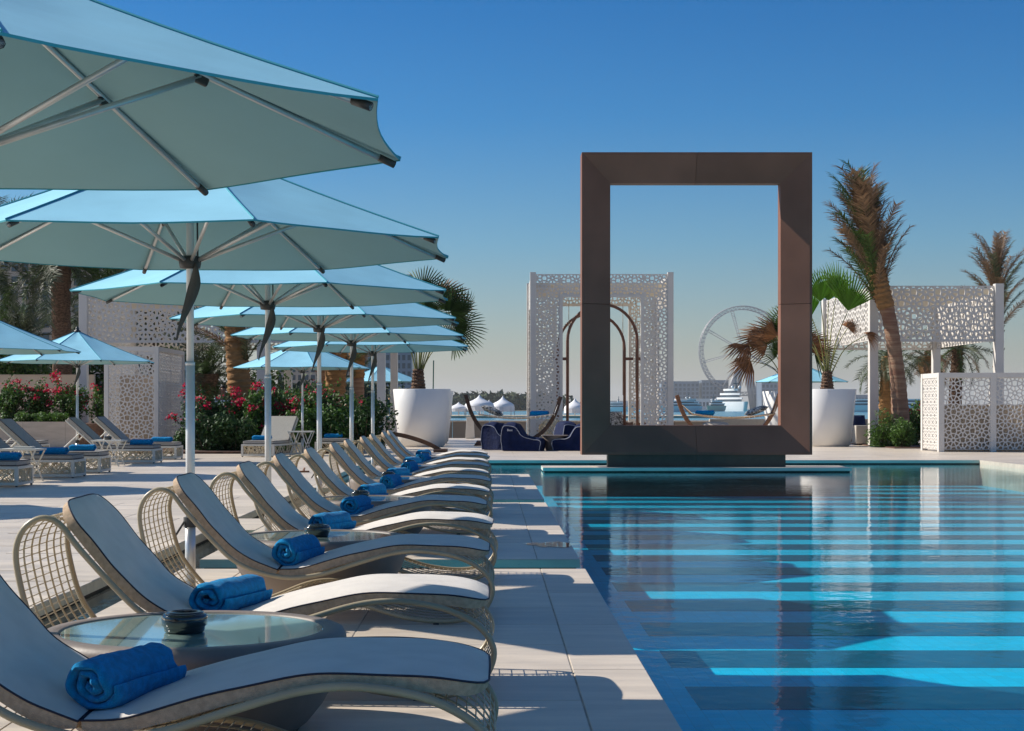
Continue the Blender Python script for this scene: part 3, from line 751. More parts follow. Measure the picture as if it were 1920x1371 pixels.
# ------------------------------------------------------------------ pierced white structures
def pergola(name, label, xs, y0, y1, ztop, zbot, a=0.74, wbar=0.058, post=0.26):
    t = thing(name, label, 'pergola', (xs[0], y0, 0)); x0 = xs[0]; W = xs[-1] - x0; D_ = y1 - y0
    for x in xs:
        for yy in (0, D_):
            m_ = MB(); m_.box(x - x0 - post / 2, x - x0 + post / 2, yy - post / 2, yy + post / 2, 0, ztop + 0.06); part('post', m_, 'white_paint', t, bevel=0.008)
    for i in range(len(xs) - 1):
        for yy in (0, D_):
            m_ = MB(); u0 = xs[i] - x0 + post / 2; u1 = xs[i + 1] - x0 - post / 2
            screen(m_, front(0, yy - 0.02, 0), u0, u1, zbot, ztop, a, wbar, 0.04); m_.box(u0, u1, yy - .03, yy + .03, zbot - .05, zbot); part('pierced_screen', m_, 'white_paint', t)
    for x in (xs[0], xs[-1]):
        m_ = MB(); screen(m_, side(x - x0 - 0.02, 0, 0), post / 2, D_ - post / 2, zbot, ztop, a, wbar, 0.04); part('pierced_screen', m_, 'white_paint', t)
    k = 0; yy = 0.25
    while yy < D_ - 0.1:
        m_ = MB(); m_.box(post / 2, W - post / 2, yy - 0.03, yy + 0.03, ztop - 0.24, ztop - 0.08); part('roof_slat', m_, 'cream_slat', t); yy += 0.33
    return t
pergola('pierced_pergola', 'long white pierced pergola behind the flowers at left', [PX(157, 52), PX(490, 52), PX(715, 52)], 52, 59, 4.92, 3.3)
pergola('pierced_pergola', 'white pierced pergola at right behind the leaning palm', [PX(1637, 50), PX(1872, 50)], 50, 57, 4.92, 3.25)

def gazebo():
    d = 53.0; x0, x1 = PX(994, d), PX(1263, d); W = x1 - x0; zt = PZ(512, d); D_ = 4.9; p = 0.19
    t = thing('pierced_gazebo', 'tall white pierced gazebo with two hanging brown arches', 'gazebo', (x0, d, 0))
    for xx in (0, W - p):
        for yy in (0, D_ - p):
            m_ = MB(); m_.box(xx, xx + p, yy, yy + p, 0, zt + 0.03); part('post', m_, 'white_paint', t, bevel=0.006)
    o0, o1 = PX(1050, d) - x0, PX(1207, d) - x0; zo = PZ(557, d); a, wb = 0.54, 0.050
    for yy in (0.06, D_ - 0.1):
        for u0, u1, v0, v1 in ((p, o0, 0, zt - .03), (o1, W - p, 0, zt - .03), (o0, o1, zo, zt - .03)):
            m_ = MB(); screen(m_, front(0, yy, 0), u0, u1, v0, v1, a, wb, 0.03); part('pierced_screen', m_, 'white_paint', t)
        m_ = MB(); m_.box(o0 - .01, o0 + .09, yy - .03, yy + .10, 0, zo); m_.box(o1 - .09, o1 + .01, yy - .03, yy + .10, 0, zo); m_.box(o0 - .01, o1 + .01, yy - .031, yy + .101, zo, zo + 0.09); part('opening_frame', m_, 'white_paint', t)
    for xx in (0.06, W - 0.1):
        for u0, u1, v0, v1 in ((p, 1.1, 0, zt - .03), (D_ - 1.1, D_ - p, 0, zt - .03), (1.1, D_ - 1.1, zt - 1.0, zt - .03)):
            m_ = MB(); screen(m_, side(xx, 0, 0), u0, u1, v0, v1, a, wb, 0.03); part('pierced_screen', m_, 'white_paint', t)
    yy = 0.3
    while yy < D_ - .2:
        m_ = MB(); m_.box(p, W - p, yy - .025, yy + .025, zt - 0.45, zt - 0.3); part('roof_slat', m_, 'cream_slat', t); yy += 0.3
    m_ = MB(); m_.box(0.1, W - 0.1, 2.2, 2.4, zt - 0.62, zt - 0.451); part('roof_beam', m_, 'cream_slat', t)
    for xl_, xr_, ztop, dd in ((1064, 1195, 571, 54.2), (1046, 1171, 588, 56.6)):
        yy = dd - d; a0, a1 = PX(xl_, dd) - x0, PX(xr_, dd) - x0; r = (a1 - a0) / 2; zc = PZ(ztop, dd) - r * 1.05; zb = 0.5
        s = thing('hanging_arch', 'front brown metal arch hanging by ropes in the gazebo' if dd < 55 else 'rear brown metal arch hanging by ropes in the gazebo', 'swing', (x0, d, 0), group='hanging arches in the gazebo')
        pts = [(a0, yy, zb), (a0, yy, zc)] + [((a0 + a1) / 2 - r * math.cos(R(q)), yy, zc + 1.05 * r * math.sin(R(q))) for q in range(10, 180, 10)] + [(a1, yy, zc), (a1, yy, zb), ]
        m_ = MB(); m_.tube(pts, 0.05, 8); part('arch_tube', m_, 'bronze_tube', s, True)
        for zz in (0.62, PZ(673, dd)):
            m_ = MB(); m_.box(a1 + .04, a1 + .3, yy - .03, yy + .03, zz - .05, zz + .05); part('lug', m_, 'bronze_tube', s)
            m_ = MB(); m_.box(a0 - .3, a0 - .04, yy - .03, yy + .03, zz - .05, zz + .05); part('lug', m_, 'bronze_tube', s)
        for ax in (a0 + .05, a1 - .05):
            m_ = MB(); m_.tube([(ax, yy + .1, zc * 0.5), (ax, yy + .1, zt - .4)], 0.012, 5); part('rope', m_, 'rope', s)
        m_ = MB(); m_.box(a0 - .1, a1 + .1, yy - .35, yy + .5, 0.42, 0.52); m_.box(a0 - .1, a0, yy - .3, yy + .4, 0, .42); m_.box(a1, a1 + .1, yy - .3, yy + .4, 0, .42); part('bench_seat', m_, 'upholstery', s)
    return t
gazebo()

def cabin():
    d = 45.5; x0, x1 = PX(195, d), PX(297, d); zt = 2.88; D_ = 3.9; W = x1 - x0; p = 0.12
    t = thing('shower_cabin', 'square white pierced cabin at left behind the lattice loungers', 'cabin', (x0, d, 0))
    for xx in (0, W - p):
        for yy in (0, D_ - p):
            m_ = MB(); m_.box(xx, xx + p, yy, yy + p, 0, zt); part('post', m_, 'white_paint', t, bevel=0.006)
    m_ = MB(); screen(m_, front(0, 0.03, 0), p, W - p, 0.1, zt - .12, 0.52, 0.033, 0.02); part('pierced_screen', m_, 'white_paint', t)
    m_ = MB(); screen(m_, front(0, D_ - .06, 0), p, W - p, 0.1, zt - .12, 0.52, 0.033, 0.02); part('pierced_screen', m_, 'white_paint', t)
    for xx in (0.04, W - 0.06):
        for u0, u1 in ((p, D_ / 2 - .03), (D_ / 2 + .03, D_ - p)):
            m_ = MB(); screen(m_, side(xx, 0, 0), u0, u1, 0.1, zt - .12, 0.40, 0.03, 0.02); part('pierced_screen', m_, 'white_paint', t)
        m_ = MB(); m_.box(xx - .02, xx + .03, D_ / 2 - .03, D_ / 2 + .03, 0, zt - .12); part('mullion', m_, 'white_paint', t)
    m_ = MB()
    for b in ((p, W - p, 0, p, zt - .12, zt), (p, W - p, D_ - p, D_, zt - .12, zt), (0, p, p, D_ - p, zt - .12, zt), (W - p, W, p, D_ - p, zt - .12, zt), (p, W - p, 0.02, p - .02, 0, .1)): m_.box(*b)
    part('top_rail', m_, 'white_paint', t)
    m_ = MB(); m_.box(0.16, W - .16, 1.2, 1.35, 0.0, 2.1); part('inner_wall', m_, 'wall_render', t)
cabin()
def bar():
    d = DY(847.5); x0 = PX(1760, d); zt = PZ(699, d); D_ = 1.65; p = 0.15; xe = 17.2 - x0
    t = thing('pierced_bar', 'white pierced bar enclosure at the right edge', 'bar', (x0, d, 0))
    step = PX(1857.5, d) - x0
    for i in range(4):
        xx = i * step
        m_ = MB(); m_.box(xx, xx + p, 0, p, 0, zt); part('post', m_, 'white_paint', t, bevel=0.005)
        if i < 3:
            m_ = MB(); screen(m_, front(0, 0.03, 0), xx + p, xx + step, 0.06, zt - .13, 0.50, 0.030, 0.02); part('pierced_screen', m_, 'white_paint', t)
            m_ = MB(); m_.box(xx + p, xx + step, 0.002, p - .002, zt - .13, zt - .001); part('top_rail', m_, 'white_paint', t)
    m_ = MB(); screen(m_, side(0.03, 0, 0), p, D_, 0.06, zt - .13, 0.36, 0.036, 0.02); part('pierced_screen', m_, 'white_paint', t)
    m_ = MB(); m_.box(0.01, p - .01, p, D_, zt - .13, zt - .001); part('top_rail', m_, 'white_paint', t)
    m_ = MB(); m_.box(p, xe, 0.35, 0.42, 0, 1.25); part('inner_counter', m_, 'wall_render', t)
    m_ = MB(); m_.box(0.001, p, D_, D_ + p, 0, zt); part('post', m_, 'white_paint', t)
bar()

# ------------------------------------------------------------------ walls, planters
t = thing('low_wall', 'low travertine wall between the terrace and the beach', 'wall', (0, 66, 0))
n = 0; x = -4.5
while x < 18:
    m_ = MB(); m_.box(x, x + 1.48, 0, 0.4, -0.9, 0.60); part('stone_block', m_, 'travertine_wall', t, bevel=0.006)
    m_ = MB(); m_.box(x - .003, x + 1.483, -.03, 0.43, 0.602, 0.66); part('coping_stone', m_, 'travertine', t); x += 1.5
t = thing('boundary_wall', 'tall plain beige wall behind the flowers at far left', 'wall', (-16.5, 62, 0))
m_ = MB(); m_.box(-4, 1.4, 0, .3, 0, 2.4); part('wall_body', m_, 'wall_render', t); m_ = MB(); m_.box(-4, 1.4, -.02, .32, 2.402, 2.44); part('wall_cap', m_, 'wall_render', t)
t = thing('raised_bed', 'low travertine planting bed behind the lattice loungers at left', 'planting bed', (-15.0, 46, 0))
m_ = MB(); m_.box(-3, 3.3, 0, .25, 0, .77); part('bed_wall', m_, 'travertine_wall', t); m_ = MB(); m_.box(-3, 3.3, .25, 9.0, 0, .70); part('bed_soil', m_, 'soil', t)
mb = MB(); mb.box(-9.1, -3.9, 41.2, 50.5, -.1, 0.06); struct('flower_bed', mb, 'soil')
mb = MB(); mb.box(11.6, 14.2, 46.6, 52.5, -.1, 0.03); struct('palm_bed', mb, 'soil')

def planter(label, x, y, rt=0.87, rb=0.70, h=1.73):
    t = thing('tall_planter', label, 'planter', (x, y, 0), group='tall white round planters')
    m_ = MB(); m_.lathe([(rb * .94, 0), (rb * .94, .05), (rb, .052), (rb + (rt - rb) * .5, h * .5), (rt, h - .01), (rt - .01, h), (rt - .05, h), (rt - .06, h - .15)], 64); part('shell', m_, 'planter_white', t, True)
    m_ = MB(); m_.lathe([(rt - .065, h - .16), (rt - .07, h - .12), (.2, h - .08)], 40); part('potting_soil', m_, 'soil', t)
    return t
planter('tall white planter left of centre holding a fan palm', PX(791, 49), 49)
planter('white planter mostly hidden behind the left planter', PX(801, 54), 54)
planter('tall white planter beside the right edge of the brown frame', PX(1551, 49.4), 49.4)
planter('white planter seen through the lower right of the brown frame', PX(1478, 55), 55)

# ------------------------------------------------------------------ plants
def fan_leaf(r=0.62, n=26, spread=250, droop=0.0, split=0.55, seed=0):
    rg = random.Random(seed); m_ = MB()
    for k in range(n):
        a0 = R(-spread / 2 + spread * k / n); a1 = R(-spread / 2 + spread * (k + 1) / n); am = (a0 + a1) / 2
        rr = r * (0.85 + 0.15 * math.cos(am * 0.6)) * rg.uniform(.92, 1.04)
        def P(a, q, z): 
            return (q * math.cos(a), q * math.sin(a), z - droop * (q / r) ** 2 * (0.5 + abs(math.sin(a))))
        rs = rr * split; f_ = 0.02
        dz = rg.uniform(-.05, .02) - droop * rg.uniform(0, .6)
        m_.add([P(a0, .02, 0), P(a1, .02, 0), P(a1, rs, f_), P(am, rs, -f_), P(a0, rs, f_), P(am + (a1 - a0) * .18, rr * .82, dz * .5), P(am - (a1 - a0) * .18, rr * .82, dz * .5), P(am + rg.uniform(-.03, .03), rr, dz)],
               [(0, 1, 3), (1, 2, 3), (0, 3, 4), (4, 3, 5, 6), (3, 2, 5), (6, 5, 7)])
    return m_
FANG = [fan_leaf(r=1.2, spread=105, n=20, split=.5, droop=.05, seed=s).mesh('fan_leaf', 'fan_green') for s in (1, 2)]
FANG2 = [fan_leaf(r=.88, split=.38, n=30, spread=220, droop=0.30, seed=s).mesh('fan_leaf', 'palm_green') for s in (3, 4)]
FAND = [fan_leaf(r=.85, spread=190, droop=0.42, split=0.55, n=24, seed=s).mesh('fan_leaf', 'fan_dry') for s in (5, 6)]
def fan_palm(label, x, y, zb, leaves, trunk_h=0.65, trunk_r=0.2):
    """leaves: (dx, dz, dy, kind, roll) blade centre relative to the crown base"""
    t = thing('fan_palm', label, 'palm', (x, y, zb), group='fan palms in planters')
    prof = []
    for i in range(15):
        q = i / 14; prof.append((trunk_r * (1.0 - .35 * q) * (1.0 + .16 * (i % 2)), trunk_h * q))
    m_ = MB(); m_.lathe(prof, 11); part('trunk', m_, 'trunk', t)
    m_ = MB(); rg = random.Random(int(abs(x) * 100))
    for i in range(70):
        a = rg.uniform(0, 6.28); z = rg.uniform(.05, trunk_h); r = trunk_r * (1 - .35 * z / trunk_h)
        u = V(math.cos(a), math.sin(a), 0); s_ = V(-u.y, u.x, 0) * .03
        m_.add([u * r - s_ + V(0, 0, z), u * r + s_ + V(0, 0, z), u * (r + .06) + V(0, 0, z + rg.uniform(.03, .1))], [(0, 1, 2)])
    part('leaf_stub', m_, 'trunk', t)['kind'] = 'stuff'
    base = V(0, 0, trunk_h - .03)
    for i, (dx, dz, dy, kind, roll) in enumerate(leaves):
        c = V(dx, dy, dz) + base
        b = V(dx * .1, dy * .1, -.05) + base
        mid = b.lerp(c, .5) + V(-dx * .10, 0, abs(dx) * .10 + (.02 if kind == 'd' else .05))
        cv = spline([b, mid, c], 5)
        m_ = MB(); m_.tube(cv, [0.022 - 0.011 * k / (len(cv) - 1) for k in range(len(cv))], 5)
        pt = part('petiole', m_, 'petiole', t, True)
        me = (FANG if kind == 'g' else FANG2 if kind == 'm' else FAND)[i % 2]; small = 0.5 if kind == 's' else 1.0; kind = 'd' if kind == 's' else kind
        d_ = (cv[-1] - cv[-2]).normalized()
        # blade: local x along the stalk, tilted so that its face is seen
        zz = V(rnd.uniform(-.3, .3), -1, rnd.uniform(0, .5)) if kind != 'd' else V(dx * .3, -.6, .8)
        xx = (d_ + V(0, 0, .8)).normalized() if kind == 'g' else d_ if kind != 'd' else (d_ + V(0, 0, -.25)).normalized()
        yy = zz.cross(xx).normalized(); zz = xx.cross(yy)
        mt = Matrix((xx, yy, zz)).transposed().to_4x4() @ Matrix.Rotation(R(roll), 4, 'X')
        mt.translation = c
        o = obj('fan_leaf', me, t); o.matrix_local = mt
        s_ = small * rnd.uniform(.85, 1.1); o.scale = (s_, s_, s_)
    return t
zp = 1.62
fan_palm('green fan palm in the white planter right of the brown frame', PX(1551, 49.4), 49.4, zp,
         [(-.22, 2.15, -.1, 'g', 10), (.28, 2.25, .1, 'g', 25), (.55, 1.85, -.35, 'g', -15), (-.50, 1.70, -.1, 'g', 25), (-.80, 1.15, .1, 's', 0), (.60, 1.35, -.1, 's', 10), (1.20, 1.15, 0, 's', 0), (.1, 2.2, .3, 'g', 0), (-.75, 1.4, .3, 's', 0)])
fan_palm('fan palm with brown withered leaves seen through the brown frame', PX(1478, 55), 55, zp,
         [(-.15, 1.75, -.2, 'm', 0), (-.42, 1.50, -.2, 'd', 10), (-.75, 1.18, -.3, 'd', 0), (-1.35, 1.18, -.2, 'd', 20), (-1.3, .66, -.25, 'd', -10), (-.35, .95, -.2, 'm', 30), (.35, 1.6, 0, 'm', 0), (.6, 1.2, 0, 'd', 0), (.9, .9, .1, 'm', 0), (-.2, 1.4, .3, 'd', 0), (.1, 1.9, .2, 'm', 10), (-.8, 1.45, .2, 'd', 0)], 0.5)
fan_palm('fan palm in the white planter left of centre', PX(784, 49), 49, zp,
         [(.45, 2.15, .1, 'm', 10), (.95, 1.75, -.1, 'm', 20), (1.1, 1.30, .1, 'm', -10), (.3, 1.7, -.2, 'm', 0), (-.35, 1.45, -.1, 'd', 0), (-.55, 1.15, 0, 'd', 0), (.15, 2.4, .2, 'm', 0), (-.2, 2.1, .2, 'm', 20), (1.0, .9, .2, 'm', 20), (.7, 2.1, .2, 'd', 0), (1.25, 1.75, .2, 'm', 40), (-.7, 1.7, .2, 'm', 0)], 0.72, 0.22)
o = part('bamboo_stake', MB().tube([(PX(812, 48.6), 48.6, 1.5), (PX(813, 48.6), 48.6, PZ(676, 48.6))], 0.02, 6), 'green_stake'); tag(o, 'thin dark green stake beside the palm in the left planter', 'stake')

def frond_mesh(name, L=2.6, bend=1.4, leaf=0.5, n=34, material='palm_green', vshape=0.6, seed=0):
    """pinnate frond: starts at origin along +x, droops by 'bend' radians"""
    rg = random.Random(seed); m_ = MB(); cv = []; a = 0.0; p = V(0, 0, 0)
    for i in range(n + 1):
        cv.append(p.copy()); q = i / n; a = -bend * q ** 1.5
        p = p + V(math.cos(a), 0, math.sin(a)) * (L / n)
    m_.tube(cv[::3] + [cv[-1]], [0.022 * (1 - .8 * i / (len(cv[::3]))) + .003 for i in range(len(cv[::3]) + 1)], 4)
    for i in range(3, n + 1):
        q = i / n; t_ = (cv[i] - cv[i - 1]).normalized(); up = V(-t_.z, 0, t_.x)
        ln = leaf * (0.45 + 1.1 * q * (1.25 - q)) * rg.uniform(.85, 1.12)
        for s_ in (-1, 1):
            for rep in range(2):
                d_ = (t_ * rg.uniform(.55, .95) + V(0, s_, 0) * rg.uniform(.6, 1.0) + up * rg.uniform(-.2, vshape)).normalized()
                b0 = cv[i] - t_ * .03 * rep; wv = t_ * 0.016
                tip = b0 + d_ * ln + V(0, 0, -ln * rg.uniform(.05, .35))
                mid = b0 + d_ * ln * .55
                m_.add([b0 - wv, b0 + wv, mid + wv * .9, mid - wv * .9, tip], [(0, 1, 2, 3), (3, 2, 4)])
    return m_.mesh(name, material)
FR = {}
for k, mtl in (('g', 'palm_green'), ('y', 'palm_grey'), ('d', 'palm_dry')):
    FR[k] = [frond_mesh('frond', 2.7, 1.25, .5, 34, mtl, seed=s) for s in range(2)]
    FR[k + 't'] = [frond_mesh('frond', 2.3, .55, .38, 30, mtl, vshape=.3, seed=s + 9) for s in range(2)]
def palm(label, x, y, pts, rads, trunk_mat, crown, n, lo, hi, kinds, scale=1.0, wrap=None, seed=1, name='palm_tree', stubs=True):
    """pts: trunk points (dx,dy,z); crown key suffix 't' = tied upright; lo/hi elevation range of fronds"""
    rg = random.Random(seed)
    t = thing(name, label, 'palm', (x, y, 0), group='palm trees')
    cv = spline([V(*p) for p in pts], 12); m = len(cv)
    rr = []
    for i in range(m):
        q = i / (m - 1) * (len(rads) - 1); k = min(int(q), len(rads) - 2); rr.append((rads[k] + (rads[k + 1] - rads[k]) * (q - k)) * (1 + .075 * (i % 2) + rg.uniform(-.02, .02)))
    m_ = MB(); m_.tube(cv, rr, 12); part('trunk', m_, trunk_mat, t, True)
    if stubs:
        m_ = MB()
        for i in range(90):
            q = rg.uniform(.05, .99); k = min(int(q * (m - 1)), m - 2); c = cv[k]; a = rg.uniform(0, 6.28); r = rr[k] * .97
            u = V(math.cos(a), math.sin(a), 0); s_ = V(-u.y, u.x, 0) * .05
            m_.add([c + u * r - s_, c + u * r + s_, c + u * (r + .05) + s_ * .7 + V(0, 0, .1), c + u * (r + .05) - s_ * .7 + V(0, 0, .1)], [(0, 1, 2, 3)])
        part('leaf_stub', m_, trunk_mat, t)['kind'] = 'stuff'
    if wrap:
        a, b = wrap; sub_ = cv[int(a * (m - 1)):int(b * (m - 1)) + 1]; r2 = rr[int(a * (m - 1)):int(b * (m - 1)) + 1]
        sub_ = spline(sub_, 4); r2 = [r2[min(i // 4, len(r2) - 1)] * 1.10 * (1 + rg.uniform(-.035, .035)) for i in range(len(sub_))]
        m_ = MB(); m_.tube(sub_, r2, 16); part('burlap_wrap', m_, 'burlap', t, True)
    top = cv[-1]; ax = (cv[-1] - cv[-4]).normalized(); q0 = V(0, 0, 1).rotation_difference(ax)
    for i in range(n):
        az = i * 2.39996 + rg.uniform(-.3, .3); f_ = (i + .5) / n; el = R(hi + (lo - hi) * f_ + rg.uniform(-6, 6))
        kd = rg.choice(kinds)
        o = obj('frond', FR[kd][i % 2], t)
        e = q0.to_matrix().to_4x4() @ Matrix.Rotation(az, 4, 'Z') @ Matrix.Rotation(-el, 4, 'Y') @ Matrix.Rotation(rg.uniform(-.6, .6), 4, 'X')
        e.translation = (top - ax * (f_ * 2.0 + rg.uniform(0, .3)) * scale) if crown == 't' else (top - ax * rg.uniform(0, .25) * scale)
        o.matrix_local = e; s_ = scale * rg.uniform(.8, 1.08); o.scale = (s_, s_, s_)
    return t
# leaning bound palm at right
d = 49.0
def tp_(L, d, x0): return [(PX(a, d) - x0, 0, PZ(b, d)) for a, b in L]
x0 = PX(1690, d)
palm('leaning palm with bound brown crown and burlap wrap at right', x0, d, tp_([(1690, 838), (1687, 760), (1680, 680), (1668, 600), (1650, 540), (1637, 490), (1628, 440)], d, x0), [.31, .25, .215, .205, .26, .26, .15], 'trunk_ring', 't', 76, 72, 90,
     ['gt', 'dt', 'dt'], 1.05, wrap=(.56, .82), seed=3, stubs=False)
d = 60.0; x0 = PX(1868, d)
palm('brown bound palm behind the right pergola corner', x0, d, tp_([(1870, 800), (1872, 700), (1872, 600), (1868, 520)], d, x0), [.2, .18, .18, .16], 'trunk', 't', 40, 48, 89, ['dt', 'dt', 'yt'], 0.85, seed=5)
d = 59.0; x0 = PX(1663, d)
palm('short green palm seen under the right pergola', x0, d, tp_([(1660, 820), (1662, 740), (1664, 668)], d, x0), [.26, .26, .2], 'burlap', 'o', 26, -60, 60, ['g', 'y'], 0.62, seed=6, stubs=False)
d = 62.0; x0 = PX(1740, d)
palm('palm with tan wrapped trunk behind the right pergola', x0, d, tp_([(1745, 800), (1740, 720), (1734, 668)], d, x0), [.22, .26, .3], 'burlap', 'o', 22, -55, 60, ['y', 'd'], 0.55, seed=7, stubs=False)
d = 64.0; x0 = PX(1790, d)
palm('green palm behind the white bar and pergola', x0, d, tp_([(1790, 800), (1792, 720), (1796, 648)], d, x0), [.26, .24, .2], 'trunk', 'o', 28, -50, 75, ['g', 'y', 'd'], 0.72, seed=8)
# left palms
d = 47.0; x0 = PX(450, d)
palm('palm with burlap wrapped trunk beside the man in white', x0, d, tp_([(457, 830), (452, 760), (446, 690), (440, 610), (436, 585)], d, x0), [.34, .33, .29, .26, .2], 'trunk_ring', 't', 24, 40, 86, ['gt', 'dt', 'yt'], 0.8, wrap=(.22, .98), seed=11, stubs=False)
d = 55.0; x0 = PX(630, d)
palm('palm with dark burlap wrap between the poolside parasols', x0, d, tp_([(628, 830), (629, 760), (630, 700), (633, 650), (634, 620)], d, x0), [.24, .27, .33, .3, .2], 'trunk_ring', 't', 18, 45, 86, ['gt', 'dt'], 0.8, wrap=(.35, .95), seed=12, stubs=False)
d = 58.0; x0 = PX(672, d)
palm('thin brown palm left of the tall grey posts', x0, d, tp_([(673, 800), (672, 740), (669, 680), (672, 630)], d, x0), [.18, .2, .26, .2], 'trunk_ring', 't', 16, 45, 86, ['dt', 'gt'], 0.8, wrap=(.5, .95), seed=13, stubs=False)
d = 60.0; x0 = PX(608, d)
palm('slim brown palm trunk behind the flowering hedge', x0, d, tp_([(610, 800), (608, 740), (606, 680), (606, 630)], d, x0), [.17, .17, .16, .15], 'trunk_ring', 't', 14, 45, 86, ['dt', 'gt'], 0.8, seed=14, stubs=False)
for lab, px, d, ztop, sc, sd_ in (('tall date palm left of the pierced pergola', 112, 64, 7.2, 1.25, 21), ('date palm with low crown at the far left edge', 40, 70, 4.3, 1.25, 22), ('date palm half hidden by the near parasols at upper left', -30, 66, 7.6, 1.2, 23),
                                  ('date palm whose crown shows behind the left pergola', 205, 68, 6.2, 1.2, 24), ('broad low palm behind the flowers near the man', 385, 55, 2.3, 0.95, 25), ('date palm behind the pergola screen, upper left', 290, 70, 5.5, 1.2, 26)):
    x0 = PX(px, d)
    palm(lab, x0, d, [(0, 0, 0), (.1, 0, ztop * .35), (.05, 0, ztop * .7), (0, 0, ztop)], [.42, .38, .36, .46], 'trunk', 'o', 40, -38, 78, ['y', 'y', 'g'], sc, seed=sd_)

# shrubs made of leaf-sized faces
def leaf_cloud(n, rx, ry, rz, size, seed, z0=0.0, lumps=9, asp=1.7):
    rg = random.Random(seed); m_ = MB(); L = []
    for i in range(lumps):
        a = rg.uniform(0, 6.28); q = rg.uniform(.1, .75)
        L.append((rx * q * math.cos(a), ry * q * math.sin(a), z0 + rz * rg.uniform(.15, .95), rg.uniform(.28, .5)))
    for i in range(n):
        cx_, cy_, cz_, f_ = rg.choice(L)
        u = V(rg.gauss(0, 1), rg.gauss(0, 1), rg.gauss(0, 1)).normalized() * rg.uniform(.55, 1.08)
        p = V(cx_ + u.x * rx * f_, cy_ + u.y * ry * f_, max(.02, cz_ + u.z * rz * f_))
        d_ = (u * .6 + V(rg.gauss(0, .6), rg.gauss(0, .6), rg.gauss(0, .6))).normalized(); s_ = d_.orthogonal().normalized()
        s_ = Matrix.Rotation(rg.uniform(0, 6.28), 3, d_) @ s_; t_ = d_.cross(s_)
        k = size * rg.uniform(.6, 1.25)
        m_.add([p - t_ * k * asp * .5, p + s_ * k * .5, p + t_ * k * asp * .5 + d_ * k * .2, p - s_ * k * .5], [(0, 1, 2, 3)])
    return m_
def sprays(m_, mf, n, rx, ry, z, size, seed, up=.8):
    rg = random.Random(seed)
    for i in range(n):
        a = rg.uniform(0, 6.28); q = rg.uniform(.2, .95); b = V(rx * q * math.cos(a), ry * q * math.sin(a), z * rg.uniform(.15, .92))
        d_ = V(rg.uniform(-.7, .7), rg.uniform(-.4, .4), 1).normalized(); L = up * rg.uniform(.25, 1.15)
        c = [b + d_ * L * k / 6 + V(.25 * d_.x, 0, -.12) * (k / 6) ** 2 * L for k in range(7)]
        mf['st'].tube(c, 0.008, 4)
        for k in range(2, 7):
            for rep in range(5):
                p = c[k] + V(rg.gauss(0, .05), rg.gauss(0, .05), rg.gauss(0, .05)); s_ = V(rg.gauss(0, 1), rg.gauss(0, 1), rg.gauss(0, 1)).normalized(); t_ = s_.orthogonal().normalized(); kk = size * rg.uniform(.6, 1.2)
                m_.add([p - t_ * kk, p + s_ * kk * .6, p + t_ * kk, p - s_ * kk * .6], [(0, 1, 2, 3)])
        for rep in range(34 if rg.random() < .5 else 3):
            p = c[-1] + V(rg.gauss(0, .07), rg.gauss(0, .07), rg.gauss(0, .05)); s_ = V(rg.gauss(0, 1), rg.gauss(0, 1), rg.gauss(0, 1)).normalized(); t_ = s_.orthogonal().normalized(); kk = 0.032 * rg.uniform(.7, 1.2)
            mf['fl'].add([p - t_ * kk, p + s_ * kk, p + t_ * kk, p - s_ * kk], [(0, 1, 2, 3)])
def bougainvillea(label, x, y, z, rx, ry, rz, n, seed, nspray=24, dark=False):
    t = thing('bougainvillea', label, 'flowering shrub', (x, y, z), group='flowering bougainvillea shrubs')
    m_ = leaf_cloud(n, rx, ry, rz, 0.065, seed, lumps=16); mf = {'st': MB(), 'fl': MB()}
    sprays(m_, mf, nspray, rx, ry, rz, 0.05, seed + 1)
    for k in range(5): mf['st'].tube([(rx * .15 * math.cos(k), ry * .15 * math.sin(k), 0), (rx * .5 * math.cos(k), ry * .5 * math.sin(k), rz * .8)], .015, 5)
    part('foliage', m_, 'leaf_dark' if dark else 'leaf_green', t); part('stem', mf['st'], 'twig', t); part('blossom', mf['fl'], 'blossom', t)
def shrub(label, x, y, z, rx, ry, rz, n, seed, m='leaf_green', size=0.06, name='shrub', asp=1.7):
    t = thing(name, label, 'shrub', (x, y, z), group='green shrubs')
    part('foliage', leaf_cloud(n, rx, ry, rz, size, seed, lumps=14, asp=asp), m, t)
    m_ = MB()
    for k in range(6): m_.tube([(0.05 * math.cos(k), .05 * math.sin(k), 0), (rx * .5 * math.cos(k), ry * .5 * math.sin(k), rz * .75)], .012, 4)
    part('stem', m_, 'twig', t)
d = 43.6
for i, (px, zz, lab, ns) in enumerate(((375, 1.15, 'red bougainvillea just right of the white pierced cabin', 26), (425, 1.15, 'red bougainvillea in front of the man in white', 34), (480, 1.3, 'tall red bougainvillea behind the first centre lattice lounger', 30),
                                   (535, 1.25, 'red bougainvillea right of the first centre lattice lounger', 34), (590, 1.3, 'red bougainvillea behind the small lattice table', 30), (635, 1.2, 'red bougainvillea behind the second centre lattice lounger', 22))):
    bougainvillea(lab, PX(px, d), d + .4 * (i % 2), .06, .75, .9, zz, 5200, 40 + i, ns, dark=(i < 2))
for i, (px, lab) in enumerate(((385, 'dark low shrub under the left end of the flowering hedge'), (440, 'dark low shrub left of the first centre lattice lounger'), (560, 'low green shrub behind the small lattice table'), (615, 'low green shrub beside the second centre lattice lounger'), (682, 'dark green bush left of the tall grey posts'))):
    shrub(lab, PX(px, 42.2), 42.2, .06, .75, .6, .85 if i < 4 else 1.1, 3600, 60 + i, 'leaf_dark' if i in (0, 1, 4) else 'leaf_green')
d = 50
